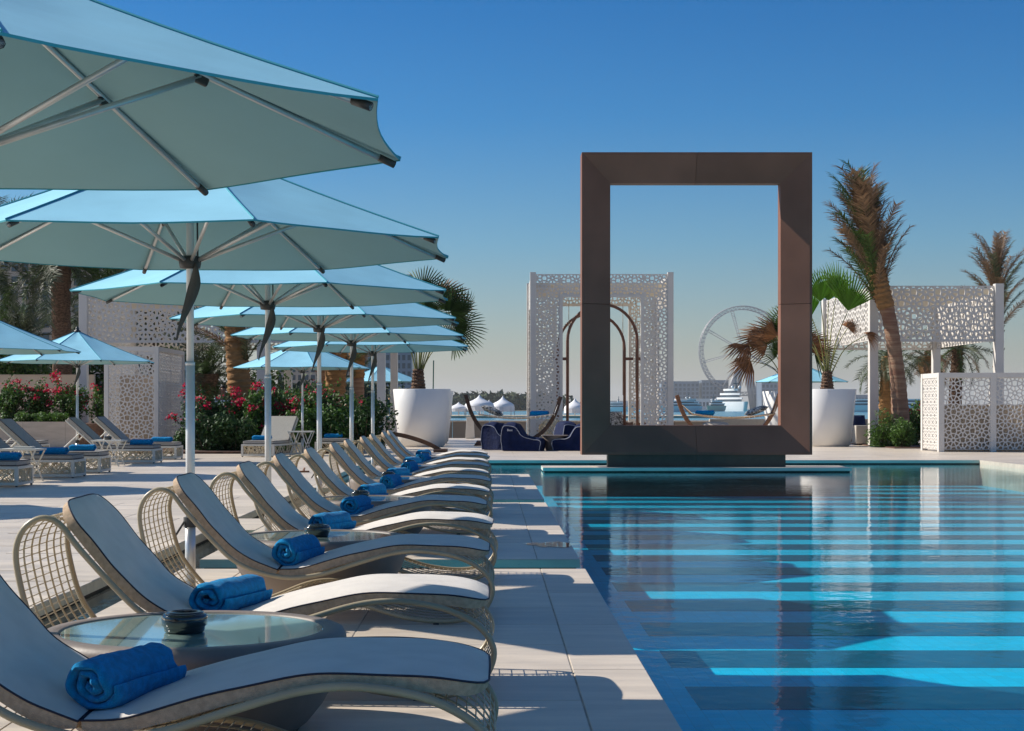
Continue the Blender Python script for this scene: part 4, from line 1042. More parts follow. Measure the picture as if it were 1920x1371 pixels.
for i, (px, lab) in enumerate(((20, 'sparse red bougainvillea at the far left edge in front of the beige wall'), (75, 'sparse red bougainvillea left of the parasol over lattice loungers'), (130, 'sparse red bougainvillea right beside the pergola post at left'), (186, 'thin red bougainvillea just left of the pierced cabin'))):
    bougainvillea(lab, PX(px, d), d, .7, .55 if i < 3 else .25, .6, .9, 2000 if i < 3 else 600, 80 + i, 20 if i < 3 else 6)
for i, px in enumerate((48, 80, 110)):
    shrub(['bright low groundcover at the left of the raised bed', 'bright low groundcover at the middle of the raised bed', 'bright low groundcover at the right of the raised bed'][i], PX(px, 46.9), 46.9, .70, .36, .45, .26, 1500, 90 + i, 'leaf_bright', .05)
shrub('feathery green shrub left of the leaning palm foot', PX(1662, 48), 48, .03, .55, .5, .85, 3600, 101, 'leaf_bright', .03, asp=3.5)
shrub('feathery green shrub right of the leaning palm foot', PX(1694, 47.4), 47.4, .03, .38, .4, .72, 2600, 102, 'leaf_bright', .03, asp=3.5)
bougainvillea('bougainvillea with few red flowers between leaning palm and bar', PX(1716, 50), 50, .03, .5, .6, 1.0, 2600, 103, 7)
shrub('large leafy bush behind the beige wall at left', PX(28, 66), 66, 0, 1.6, 1.4, 3.2, 5000, 104, 'leaf_green', .12)
shrub('dark leafy bush behind the beige wall beside the date palm', PX(150, 68), 68, 0, 1.8, 1.4, 3.0, 4000, 105, 'leaf_dark', .12)
shrub('grey-green bush behind the man in white', PX(470, 57), 57, 0, 1.6, 1.2, 2.2, 4000, 106, 'leaf_green', .09)

# ------------------------------------------------------------------ lattice loungers
def strands(m_, fn, W, Hh, n, seed):
    rg = random.Random(seed)
    for i in range(n):
        u = W * (i + rg.uniform(.1, .9)) / n; s_ = rg.choice((-1, 1)) * rg.uniform(.12, .4)
        m_.tube([fn(u, 0), fn(min(W, max(0, u + s_)), Hh)], 0.0065, 4, caps=False)
        if i % 3 == 0: m_.tube([fn(u, 0), fn(min(W, max(0, u - s_ * .5)), Hh)], 0.0065, 4, caps=False)
def make_lattice_lounger(back=42):
    t = thing('lattice_lounger', '', 'sun lounger', group='white lattice loungers'); L, W, zt = 2.0, 0.82, 0.30     # local: foot at x=0, head at -L
    m_ = MB(); b = .05
    for yy in (0, W - b):
        m_.box(-L, 0, yy, yy + b, zt - .04, zt); m_.box(-L + .05, -.02, yy + .005, yy + b - .005, 0.025, .065)
    m_.box(-b, 0, b, W - b, zt - .04, zt); m_.box(-L, -L + b, b, W - b, zt - .04, zt); m_.box(-b, 0, b, W - b, .025, .065)
    part('frame', m_, 'chair_white', t)
    for xx in (-b, -L):
        for yy in (0, W - b):
            m_ = MB(); m_.box(xx, xx + b, yy - .001, yy + b + .001, .02, zt - .04); lg = part('leg', m_, 'chair_white', t)
            m_ = MB(); m_.box(xx + .01, xx + .04, yy + .01, yy + .04, 0, .02); part('foot_pad', m_, 'dark_plastic', lg)
    m_ = MB()
    for yy in (.025, W - .025): strands(m_, lambda u, v, yy=yy: (-L + b + u, yy, .06 + v), L - 2 * b, zt - .1, 34, 5)
    strands(m_, lambda u, v: (-.025, b + u, .06 + v), W - 2 * b, zt - .1, 14, 6)
    o = part('lattice', m_, 'lattice_cream', t); o['kind'] = 'stuff'
    m_ = MB(); m_.box(-1.22, -.03, .03, W - .03, zt + .004, zt + .085); c = part('seat_cushion', m_, 'chair_cushion', t, bevel=.02)
    for zz in (zt + .012, zt + .08):
        m_ = MB(); m_.tube([(-1.22, .03, zz), (-.03, .03, zz), (-.03, W - .03, zz), (-1.22, W - .03, zz)], .006, 5, closed=True); part('piping', m_, 'navy_piping', c)
    a = R(back); dx, dz = -math.cos(a), math.sin(a); nx, nz = math.sin(a), math.cos(a); p0 = V(-1.2, 0, zt + .02)
    def q(s, h, yy): return (p0.x + dx * s + nx * h, yy, p0.z + dz * s + nz * h)
    m_ = MB(); Lb = .88
    m_.add([q(s, h, yy) for s in (0.0, Lb) for h in (0, .08) for yy in (.03, W - .03)], [(0, 1, 3, 2), (4, 6, 7, 5), (0, 4, 5, 1), (2, 3, 7, 6), (0, 2, 6, 4), (1, 5, 7, 3)])
    c = part('back_cushion', m_, 'chair_cushion', t, bevel=.02)
    m_ = MB(); m_.tube([q(.02, .075, .03), q(Lb, .075, .03), q(Lb, .075, W - .03), q(.02, .075, W - .03)], .006, 5, closed=True); part('piping', m_, 'navy_piping', c)
    m_ = MB()
    for yy in (.04, W - .04): m_.tube([q(0, -.02, yy), q(Lb, -.02, yy)], .018, 6)
    m_.tube([q(Lb, -.02, .04), q(Lb, -.02, W - .04)], .018, 6); m_.tube([q(.5, -.03, .1), (-1.95, .1, zt)], .014, 6); m_.tube([q(.5, -.03, W - .1), (-1.95, W - .1, zt)], .014, 6)
    part('back_frame', m_, 'chair_white', t)
    return t
lt = make_lattice_lounger()
LAT = [(23.75, -6.89, 'front lattice lounger cut by the left edge, blue towel on it'), (26.8, -6.85, 'second lattice lounger from the left edge'), (28.75, -6.88, 'third lattice lounger at left, short end showing'),
       (34.0, -7.0, 'lattice lounger in front of the pierced cabin, backrest raised'), (36.6, -7.05, 'rearmost lattice lounger in front of the pierced cabin')]
FTW = make_towel('rolled_towel', 8, 0.44, 0.068)
for i, (d, x, lab) in enumerate(LAT):
    o = lt if i == 0 else copy_tree(lt); o.location = (x, d, 0.001); o['label'] = lab
    tw = obj('rolled_towel', FTW, None, (x - [.28, .42, .42, .34, .4][i], d + [.3, .36, .42, .32, .4][i], .301 + .085 + .056), (0, 0, R(90 + [4, -3, 5, 2, -4][i])))
    tag(tw, ['rolled blue towel on the front lattice lounger at the left edge', 'rolled blue towel on the second lattice lounger from the left edge', 'rolled blue towel on the third lattice lounger at left',
             'rolled blue towel on the lattice lounger before the pierced cabin', 'rolled blue towel on the rearmost lattice lounger by the cabin'][i], 'towel', 'rolled towels on lattice loungers')
again(lt, 'lattice lounger at far left by the raised bed, only its back showing', (-10.6, 38.5, .001), R(2))
for i, (px, py, lab) in enumerate(((452, 857, 'centre lattice lounger facing the viewer left of the small table'), (590, 851, 'centre lattice lounger facing the viewer right of the small table'))):
    d = DY(py); x = PX(px, d)
    again(lt, lab, (x, d, .001), R(-90 - 12 + 6 * i))
    tw = obj('rolled_towel', FTW, None, (x + .42, d + .55, .301 + .085 + .056), (0, 0, R(96)))
    tag(tw, 'rolled blue towel on the centre lattice lounger %s of the small table' % ('left', 'right')[i], 'towel', 'rolled towels on lattice loungers')
def lattice_table(label, x, y, h=.5, s=.55):
    t = thing('lattice_table', label, 'side table', (x, y, 0), group='small white lattice tables')
    m_ = MB(); m_.box(-s / 2, s / 2, -s / 2, s / 2, h - .03, h); part('tabletop', m_, 'chair_white', t, bevel=.006)
    for sx in (-1, 1):
        for sy in (-1, 1):
            m_ = MB(); a = s * .46
            m_.bar((sx * a, sy * a, h - .03), (sx * a * .15, sy * a, 0), .022, .022); m_.bar((sx * a * .15, sy * a, h - .03), (sx * a * .9, sy * a, 0), .022, .022); part('leg', m_, 'chair_white', t)
    for sy in (-1, 1): m_ = MB(); m_.bar((-s * .42, sy * s * .3, .03), (s * .42, sy * s * .3, .03), .02, .02); part('stretcher', m_, 'chair_white', t)
    return t
lattice_table('small white lattice table between the two centre loungers', PX(565, 39.6), 39.6, .6, .6)
lattice_table('small white lattice table between loungers at the left edge', PX(42, 25.6), 25.6, .52, .6)
o = lattice_table('small white lattice table in front of the pierced cabin, black ashtray on it', PX(205, 32.6), 32.6, .52, .6)
o = obj('tray', MB().box(-.15, .15, -.1, .1, 0, .03).mesh('tray', 'chair_white'), None, (PX(45, 25.6), 25.6, .522)); tag(o, 'small white tray on the lattice table at the left edge', 'tray')
a = copy_tree(ap); a.location = (PX(202, 32.6), 32.6, .521); a['label'] = 'black ashtray on the lattice table before the pierced cabin'

# ------------------------------------------------------------------ hammocks, bean bags, small furniture
def hammock(label, d, xl, xr, ytop_l, ytop_r, yb, arm, net, pillow_left=True):
    x0 = PX((xl + xr) / 2, d); hw = PX(xr, d) - x0; hl = PX(xl, d) - x0
    zl, zr_ = PZ(ytop_l, d), PZ(ytop_r, d)
    t = thing('hammock', label, 'hammock', (x0, d, 0), group='hammocks on curved wooden stands')
    pts = spline([V(hl, 0, zl), V(hl * .86, 0, zl * .60), V(hl * .62, 0, zl * .28), V(hl * .3, 0, .13), V(0, 0, .09), V(hw * .3, 0, .13), V(hw * .62, 0, zr_ * .28), V(hw * .86, 0, zr_ * .6), V(hw, 0, zr_)], 5)
    m_ = MB()
    for i in range(len(pts) - 1): m_.bar(pts[i], pts[i + 1] + (pts[i + 1] - pts[i]) * .04, .12, .13, (0, 1, 0))
    part('curved_stand', m_, arm, t)
    for q in (-.45, .45):
        m_ = MB(); m_.add([(q * 2 * hw * .75 - .22, -.65, 0), (q * 2 * hw * .75 + .22, -.65, 0), (q * 2 * hw * .75 + .22, .65, 0), (q * 2 * hw * .75 - .22, .65, 0), (q * 2 * hw * .75 - .12, -.6, .15), (q * 2 * hw * .75 + .12, -.6, .15), (q * 2 * hw * .75 + .12, .6, .15), (q * 2 * hw * .75 - .12, .6, .15)],
                          [(0, 3, 2, 1), (4, 5, 6, 7), (0, 1, 5, 4), (1, 2, 6, 5), (2, 3, 7, 6), (3, 0, 4, 7)]); part('cross_foot', m_, 'wood_dark', t)
    sx0, sx1 = hl * .72, hw * .86; zs = .98
    rows = []
    for i in range(17):
        u = i / 16; xx = sx0 + (sx1 - sx0) * u
        rows.append([(xx, -.5 + j * .125, zs - .14 * math.sin(math.pi * u) * (0.75 + .25 * math.sin(math.pi * j / 8)) - .03 * math.sin(math.pi * j / 8)) for j in range(9)])
    m_ = MB(); m_.sheet(rows); o = part('net_bed', m_, net, t, True); o.modifiers.new('s', 'SOLIDIFY').thickness = .012
    m_ = MB()
    for i in range(17):
        for j in (0, 8): p = V(*rows[i][j]); m_.tube([p, p + V(0, -.02 if j == 0 else .02, -.05)], .008, 4)
    part('fringe', m_, net, t)
    for xx in (sx0, sx1):
        m_ = MB(); m_.tube([(xx, -.52, zs), (xx, .52, zs)], .02, 6); part('spreader_bar', m_, 'wood_dark', t)
    m_ = MB()
    for xx, ex, ez in ((sx0, hl, zl), (sx1, hw, zr_)):
        hook = V(ex * .95, 0, zs + (ez - zs) * .6)
        for j in range(11): m_.tube([(xx, -.5 + j * .1, zs), hook], .0055, 4)
        m_.tube([hook, (ex * .99, 0, ez - .08)], .012, 5)
    part('suspension_rope', m_, net, t)
    return t, (x0, d, sx0, sx1, zs)
def pillow(label, loc, size, rot, m='pattern_cushion', name='cushion'):
    rows = []; nn = 8
    mb_ = MB()
    for s_ in (1, -1):
        rows = [[(-size[0] / 2 + size[0] * i / nn, -size[1] / 2 + size[1] * j / nn, s_ * size[2] / 2 * (max(0, 1 - abs(2 * i / nn - 1) ** 3) * max(0, 1 - abs(2 * j / nn - 1) ** 3)) ** .5) for j in range(nn + 1)] for i in range(nn + 1)]
        mb_.sheet(rows if s_ > 0 else [list(reversed(r)) for r in rows])
    o = obj(name, mb_.mesh(name, m, True), None, loc, rot); return tag(o, label, 'cushion')
h1, (hx_, hy_, s0, s1, zs) = hammock('left hammock with white net and dark wooden stand', 50.5, 873, 1051, 740, 744, 835, 'wood_dark', 'net_white')
pillow('black and white patterned pillow in the left hammock', (hx_ + s0 + .42, hy_, zs + .10), (.75, .6, .2), (0, R(22), 0))
tw = obj('rolled_towel', FTW, None, (hx_ + s1 - .45, hy_, zs + .02), (0, 0, R(88))); tw.scale = (1.25, 1.25, 1.25); tag(tw, 'rolled blue towel on the left hammock', 'towel')
h2, (hx_, hy_, s0, s1, zs) = hammock('right hammock with tan net seen through the brown frame', 51.5, 1269, 1461, 741, 739, 835, 'wood_brown', 'net_tan')
pillow('brown speckled pillow in the right hammock', (hx_ + s1 - .5, hy_, zs + .10), (.75, .6, .2), (0, R(-20), 0))
tw = obj('rolled_towel', FTW, None, (hx_ + s0 + .42, hy_ - .1, zs + .03), (0, 0, R(85))); tw.scale = (1.3, 1.3, 1.3); tag(tw, 'rolled blue towel on the right hammock', 'towel')
# low curved stand behind the far loungers
d = 43.0; x0 = PX(765, d)
t = thing('curved_hammock_stand', 'low arching reddish wood beam behind the far loungers', 'hammock stand', (x0, d, 0))
P = [(PX(a, d) - x0, 0, PZ(b, d)) for a, b in ((655, 838), (690, 821), (715, 814), (745, 815), (775, 822), (805, 833), (828, 846))]
cv = spline([V(*p) for p in P], 5); m_ = MB()
for i in range(len(cv) - 1): m_.bar(cv[i], cv[i + 1] + (cv[i + 1] - cv[i]) * .05, .11, .09, (0, 1, 0))
part('curved_beam', m_, 'wood_brown', t)
m_ = MB(); m_.box(P[-1][0] - .2, P[-1][0] + .15, -.5, .5, 0, .08); part('cross_foot', m_, 'wood_dark', t)

def bean_bag(label, x, y, rz, sc=1.0, tagtext=False):
    t = thing('bean_bag', label, 'bean bag', (x, y, 0), rz, group='navy bean bags')
    prof = [(-.02, .0), (-.05, .35), (-.02, .66), (.03, .75), (.18, .77), (.33, .74), (.42, .62), (.50, .48), (.62, .40), (.80, .37), (.98, .34), (1.03, .25), (1.0, .08), (.99, .0)]
    P = spline([V(a * sc, b * sc, 0) for a, b in prof], 4); W = .84 * sc; rows = []
    rg = random.Random(int(x * 100))
    for j in range(13):
        u = -1 + 2 * j / 12; puff = 1 - .12 * abs(u) ** 4
        rows.append([(p.x * (.97 + .03 * puff) + rg.uniform(-.006, .006), u * W / 2 * (1 - .05 * math.sin(p.x * 9)), .002 + p.y * puff + .012 * math.sin(11 * p.x + 5 * u)) for p in P])
    m_ = MB(); m_.sheet(rows)
    for j, rv in ((0, 1), (12, 0)):
        c = [V(*q) for q in rows[j]]; cen = V(.45 * sc, c[0].y * 1.05, .0)
        o_ = len(m_.v); m_.v += [tuple(q) for q in c] + [tuple(cen)]
        for i in range(len(c) - 1): m_.f.append((o_ + i + (1 - rv), o_ + i + rv, o_ + len(c)))
        m_.f.append((o_ + (0 if rv else len(c) - 1), o_ + (len(c) - 1 if rv else 0), o_ + len(c)))
    part('bag', m_, 'navy_fabric', t, True)
    for j in (0, 12): mm = MB(); mm.tube(rows[j], .009, 5); part('piping', mm, 'grey_piping', t)
    return t
d = 43.9
b1 = bean_bag('front navy bean bag with grey piping near the pool edge', PX(949, d), d + .35, R(-12))
bean_bag('navy bean bag at the foot of the left hammock', PX(917, d + 1.6), d + 1.6, R(-25), 1.0)
bean_bag('navy bean bag right behind the low grey table', PX(1050, d + 1.5), d + 1.5, R(15), 1.02)
bean_bag('navy bean bag partly hidden by the left side of the brown frame', PX(1105, d + .2), d + .5, R(172), 0.95)
cu = bpy.data.curves.new('printed_mark', 'FONT'); cu.body = 'Best'; cu.size = .085; cu.extrude = .001; cu.materials.append(MATS['print_white'])
tmp = obj('printed_mark', cu); me = bpy.data.meshes.new_from_object(tmp); bpy.data.objects.remove(tmp)
o = obj('printed_mark', me, b1, (.12, -.447, .54), (R(90), 0, 0))
t = thing('low_table', 'low dark grey table between the navy bean bags', 'table', (PX(1040, d + .6), d + .6, 0))
m_ = MB(); m_.lathe([(.24, 0), (.26, .02), (.30, .30), (.33, .38), (.33, .40)], 28); part('table_body', m_, 'table_clay', t, True)
m_ = MB(); m_.box(-.36, .36, -.36, .36, .402, .42); part('tabletop', m_, 'table_clay', t)
def pedestal(label, px, py, d, wpx, emblem=True):
    x = PX(px, d); ww = PX(px + wpx, d) - x; z = PZ(py, d)
    t = thing('pedestal', label, 'pedestal', (x, d, 0))
    m_ = MB(); m_.add([(-ww * .58, -ww * .5, 0), (ww * .58, -ww * .5, 0), (ww * .58, ww * .5, 0), (-ww * .58, ww * .5, 0), (-ww * .45, -ww * .4, z), (ww * .45, -ww * .4, z), (ww * .45, ww * .4, z), (-ww * .45, ww * .4, z)],
                      [(0, 3, 2, 1), (4, 5, 6, 7), (0, 1, 5, 4), (1, 2, 6, 5), (2, 3, 7, 6), (3, 0, 4, 7)]); part('column', m_, 'white_paint', t, bevel=.01)
    m_ = MB(); m_.box(-ww * .5, ww * .5, -ww * .45, ww * .45, z + .002, z + .05); part('cap', m_, 'white_paint', t)
    if emblem:
        m_ = MB(); q = ww * .13; yy = -ww * .435
        m_.add([(-q, yy, z * .66), (q, yy, z * .66), (q * .6, yy + .004, z * .72), (0, yy + .006, z * .75), (-q * .6, yy + .004, z * .72)], [(0, 1, 2, 3, 4)]); part('emblem', m_, 'emblem_gold', t)
pedestal('white tapered pedestal with small gold emblem by the low wall', 881.5, 784, 62, 15)
pedestal('white pedestal behind the poolside parasol poles', 706, 796, 46, 28, False)
def sofa(label, x, y, W, m='upholstery'):
    t = thing('sofa', label, 'sofa', (x, y, 0), group='beige outdoor sofas')
    m_ = MB(); m_.box(0, W, 0, .85, .08, .42); part('seat', m_, m, t, bevel=.03)
    m_ = MB(); m_.box(0, W, .65, .85, .425, .78); part('backrest', m_, m, t, bevel=.03)
    m_ = MB(); m_.box(-.16, -.002, 0, .85, .08, .62); m_.box(W + .002, W + .16, 0, .85, .08, .62); part('armrest', m_, m, t, bevel=.03)
    m_ = MB(); m_.box(.05, W - .05, .05, .8, 0, .079); part('plinth', m_, 'wood_dark', t)
sofa('beige sofa beside the right pergola post', PX(1585, 56), 56, 1.2)
pillow('navy cushion on the sofa beside the right pergola', (PX(1612, 56.3), 56.45, .68), (.5, .5, .16), (R(70), 0, R(10)), 'navy_fabric')
sofa('long beige sofa seen low through the brown frame', PX(1335, 57), 57, 2.0)
pillow('pale grey cushion seen low through the brown frame', (PX(1345, 56.6), 56.9, .55), (.9, .5, .2), (R(20), 0, 0), 'upholstery')
pillow('black and white patterned cushion inside the gazebo', (PX(1155, 57), 57, .78), (.6, .6, .2), (R(60), 0, R(20)))
t = thing('ottoman', 'square beige block ottoman in front of the right pergola', 'ottoman', (PX(1613, 51), 51, 0)); m_ = MB(); m_.box(-.2, .4, -.3, .3, .05, .62); part('block', m_, 'upholstery', t, bevel=.02); m_ = MB(); m_.box(-.15, .35, -.25, .25, 0, .05); part('plinth', m_, 'wood_dark', t)
t = thing('wicker_seat', 'round cream wicker seat behind the navy bean bags', 'seat', (PX(1035, 51.9), 51.9, 0)); m_ = MB()
for k in range(26):
    a = k * 2.4; m_.tube([(.42 * math.cos(a + q * .25) * math.sin(math.pi * (.12 + .76 * q / 8)), .42 * math.sin(a + q * .25) * math.sin(math.pi * (.12 + .76 * q / 8)), .42 - .42 * math.cos(math.pi * (.12 + .76 * q / 8))) for q in range(9)], .018, 4)
part('wicker_ball', m_, 'lattice_cream', t); m_ = MB(); m_.lathe([(.15, 0), (.15, .05), (.1, .06)], 16); part('foot_ring', m_, 'lattice_cream', t)
t = thing('sandal', 'brown sandal on the deck behind the wire lounger backs', 'sandal', (PX(566, DY(886)), DY(886), 0), R(20))
m_ = MB(); m_.prism([(-.13, -.03), (-.08, -.045), (.08, -.05), (.13, -.03), (.14, .0), (.12, .035), (.05, .045), (-.1, .035)], .001, .03); part('sole', m_, 'sandal', t); m_ = MB(); m_.tube([(.03, -.045, .03), (.05, -.02, .08), (.05, .02, .08), (.03, .042, .03)], .012, 6); part('strap', m_, 'sandal', t)

# ------------------------------------------------------------------ man behind the flowers
def skin_body(name, joints, edges, m, parent, root=0):
    me = bpy.data.meshes.new(name); me.from_pydata([j[:3] for j in joints], edges, []); me.materials.append(MATS[m])
    o = obj(name, me, parent); o.modifiers.new('skin', 'SKIN'); sv = me.skin_vertices[0].data if me.skin_vertices else None
    if sv is None:
        me.skin_vertices.new() if hasattr(me.skin_vertices, 'new') else None
        sv = me.skin_vertices[0].data
    for i, j in enumerate(joints): sv[i].radius = (j[3], j[4] if len(j) > 4 else j[3]); sv[i].use_root = (i == root)
    s = o.modifiers.new('sub', 'SUBSURF'); s.levels = 2; s.render_levels = 2
    return o
t = thing('person', 'dark-haired man in white open-collar shirt standing behind red flowers', 'person', (PX(418, 46.4), 46.4, 0), R(8))
J = [(0, 0, .95, .15, .11), (0, 0, 1.2, .15, .10), (0, .01, 1.40, .16, .10), (0, 0, 1.50, .065), (0, -.01, 1.58, .055), (0, -.015, 1.66, .082, .095), (0, -.01, 1.75, .075, .09),
     (.19, .01, 1.42, .06), (.25, .02, 1.16, .045), (.24, -.06, .93, .035), (.24, -.09, .85, .03, .045), (-.19, .01, 1.42, .06), (-.25, .02, 1.16, .045), (-.24, -.06, .93, .035), (-.24, -.09, .85, .03, .045),
     (.09, 0, .88, .09), (.10, -.01, .48, .06), (.10, .02, .08, .045), (.10, -.13, .04, .035), (-.09, 0, .88, .09), (-.10, -.01, .48, .06), (-.10, .02, .08, .045), (-.10, -.13, .04, .035)]
E = [(0, 1), (1, 2), (2, 3), (3, 4), (4, 5), (5, 6), (2, 7), (7, 8), (8, 9), (9, 10), (2, 11), (11, 12), (12, 13), (13, 14), (0, 15), (15, 16), (16, 17), (17, 18), (0, 19), (19, 20), (20, 21), (21, 22)]
bd = skin_body('body', J, E, 'skin', t)
m_ = MB(); m_.lathe([(.0, 0), (.009, .0), (.015, -.03), (.018, -.05), (.001, -.055)], 8, (0, -.105, 1.69)); part('nose', m_, 'skin', bd, True)
for s_ in (-1, 1):
    m_ = MB(); m_.lathe([(.002, -.03), (.014, -.02), (.016, .015), (.004, .03)], 8, (s_ * .082, .0, 1.67)); part('ear', m_, 'skin', bd, True)
    m_ = MB(); m_.lathe([(.002, -.009), (.011, 0), (.002, .009)], 8, (s_ * .032, -.095, 1.69)); part('eye', m_, 'hair_black', bd, True)
    for q in range(4): m_ = MB(); m_.tube([(s_ * (.225 + .012 * q), -.10, .83), (s_ * (.225 + .012 * q), -.115, .78 - .01 * (q in (1, 2))), (s_ * (.225 + .012 * q), -.10, .745)], .008, 5); part('finger', m_, 'skin', bd, True)
    m_ = MB(); m_.tube([(s_ * .21, -.11, .85), (s_ * .195, -.13, .80)], .009, 5); part('thumb', m_, 'skin', bd, True)
skin_body('shirt', [(0, 0, .88, .175, .135), (0, 0, 1.15, .17, .12), (0, .01, 1.38, .185, .12), (0, .015, 1.475, .09), (.20, .01, 1.41, .075), (.255, .02, 1.15, .06), (.25, -.05, .97, .05), (-.20, .01, 1.41, .075), (-.255, .02, 1.15, .06), (-.25, -.05, .97, .05)],
          [(0, 1), (1, 2), (2, 3), (2, 4), (4, 5), (5, 6), (2, 7), (7, 8), (8, 9)], 'shirt_white', t)
skin_body('trousers', [(0, 0, .90, .165, .125), (.09, 0, .84, .10), (.10, -.01, .48, .08), (.10, .02, .10, .07), (-.09, 0, .84, .10), (-.10, -.01, .48, .08), (-.10, .02, .10, .07)], [(0, 1), (1, 2), (2, 3), (0, 4), (4, 5), (5, 6)], 'trouser_beige', t)
m_ = MB()
m_.sheet([[(.088 * math.cos(a) * math.cos(R(e)), .012 + .105 * math.sin(a) * math.cos(R(e)), 1.715 + .105 * math.sin(R(e))) for a in [R(-30 + 240 * k / 16) for k in range(17)]] for e in (-30, -5, 20, 45, 70, 89)])
m_.sheet([[(.088 * math.cos(a) * math.cos(R(e)), .012 + .105 * math.sin(a) * math.cos(R(e)), 1.715 + .105 * math.sin(R(e))) for a in [R(210 + 120 * k / 8) for k in range(9)]] for e in (30, 50, 70, 89)])
hr = part('hair', m_, 'hair_black', t, True); hr.modifiers.new('s', 'SOLIDIFY').thickness = .02

# ------------------------------------------------------------------ beyond the terrace
def tent(label, px, py, d, wpx, hpx, m='tent_white'):
    x = PX(px, d); r = wpx / 2 * d / F; h = hpx * d / F; zb = PZ(py, d)
    t = thing('beach_tent', label, 'tent', (x, d, zb), group='white beach tents')
    m_ = MB(); m_.lathe([(r, h * .30), (r * .97, h * .42), (r * .78, h * .54), (r * .45, h * .66), (r * .18, h * .8), (r * .06, h * .92), (.02, h)], 20, capb=False); part('roof', m_, m, t, True)
    m_ = MB(); m_.lathe([(r * .99, 0), (r * .99, h * .3)], 20, capb=False, capt=False); part('side_curtain', m_, m, t)
    m_ = MB()
    for k in range(8): m_.tube([(r * math.cos(k * .785), r * math.sin(k * .785), -max(.2, zb + .7)), (r * math.cos(k * .785), r * math.sin(k * .785), h * .3)], .06 * d / 300, 5)
    part('pole', m_, 'far_white', t)
mb = MB(); mb.box(-75, 45, 330, 380, -1.2, -0.35); struct('sand_spit', mb, 'sand')
TN = [('domed white tent left of the left hammock', 899, 771, 345, 46, 27), ('white tent behind the middle of the left hammock', 943, 772, 350, 36, 26), ('small white tent just behind the hammock pillow', 917, 770, 372, 26, 18), ('white tent between planter and hammock', 860, 772, 345, 32, 16),
      ('white tent seen inside the gazebo opening', 1078, 775, 345, 34, 25), ('large white tent behind the thin palm at centre left', 668, 762, 300, 40, 24), ('white tent left of the tall grey posts', 698, 764, 300, 34, 22), ('white peaked tent behind the flowers left of centre', 528, 756, 320, 38, 34),
      ('white tent behind the first row of red flowers', 572, 762, 320, 34, 28), ('small white tent behind the slim palm trunk', 590, 764, 330, 26, 26), ('white tent behind the second centre lounger', 632, 764, 330, 36, 20)]
for a in TN: tent(a[0], a[1], a[2], a[3], a[4] * 1.2, a[5] * 1.15)
tent('tan tent roof between the tall grey posts', 731, 776, 200, 26, 36, 'tent_tan')

def block(label, d, px0, px1, py0, dep, m, wm, nx, nz, zbase=-.7, name='building', band=True):
    x0, x1 = PX(px0, d), PX(px1, d); z1 = PZ(py0, d)
    t = thing(name, label, 'building', (x0, d, zbase)); W = x1 - x0; Hh = z1 - zbase
    m_ = MB(); m_.box(0, W, 0, dep, 0, Hh); part('wall', m_, m, t)
    m_ = MB(); m_.box(-.01 * W, W * 1.01, -.01 * W, dep, Hh + .001 * Hh, Hh * 1.02); part('roof', m_, m, t)
    cw, ch = W / nx, Hh / (nz + .6); me = MB().box(-cw * .30, cw * .30, -.004 * W, .002 * W, -ch * .32, ch * .32).mesh('window', wm)
    for i in range(nx):
        for k in range(nz): obj('window', me, t, ((i + .5) * cw, 0, (k + .8) * ch))
    return t
block('beige apartment block with windows behind the central parasols', 420, 520, 690, 652, 25, 'far_concrete', 'far_glass', 14, 8)
block('grey high-rise tower behind the tall grey posts', 600, 682, 772, 520, 40, 'far_tower', 'far_glass', 9, 16, name='tower')
block('pale hotel slab behind the date palms at upper left', 300, -60, 330, 480, 25, 'far_concrete', 'far_glass', 20, 11)
block('dark hotel block left of the ferris wheel', 3000, 1240, 1311, 716, 60, 'far_tower', 'far_glass', 9, 6, zbase=-.8)
block('dark hotel block behind the ferris wheel rim', 3000, 1316, 1366, 714, 60, 'far_tower', 'far_glass', 7, 6, zbase=-.8)
block('grey hotel block right of the ferris wheel', 2900, 1428, 1480, 717, 60, 'far_tower', 'far_glass', 7, 5, zbase=-.8)
block('low white harbour terminal left of the big yacht', 2500, 1270, 1350, 748, 40, 'far_white', 'far_glass', 12, 1, zbase=-.8)
block('low white harbour building far beyond the gazebo', 2500, 1140, 1240, 752, 40, 'far_white', 'far_glass', 14, 1, zbase=-.8)
block('distant grey building right of the right planter', 2600, 1604, 1632, 741, 40, 'far_tower', 'far_glass', 5, 2, zbase=-.8)
mb = MB(); mb.box(-1000, 2600, 2450, 3300, -1.5, -.5); struct('far_shore', mb, 'far_concrete')
mb = leaf_cloud(6000, 70, 12, 11, 3.2, 5, lumps=60); o = part('far_treeline', mb, 'leaf_far', None, loc=(PX(915, 1300), 1300, -.6)); tag(o, 'far dark treeline on the horizon behind the left hammock', 'trees'); o['kind'] = 'stuff'
mb = leaf_cloud(9000, 13, 8, 4.2, .45, 6, lumps=60); o = part('near_treeline', mb, 'leaf_far', None, loc=(PX(560, 200), 200, -.5)); tag(o, 'grey-green grove behind the beach tents at centre left', 'trees'); o['kind'] = 'stuff'
mb = MB(); mb.box(PX(850, 1200), PX(1000, 1200), 1190, 1320, -1.5, -.6); struct('far_island', mb, 'sand')

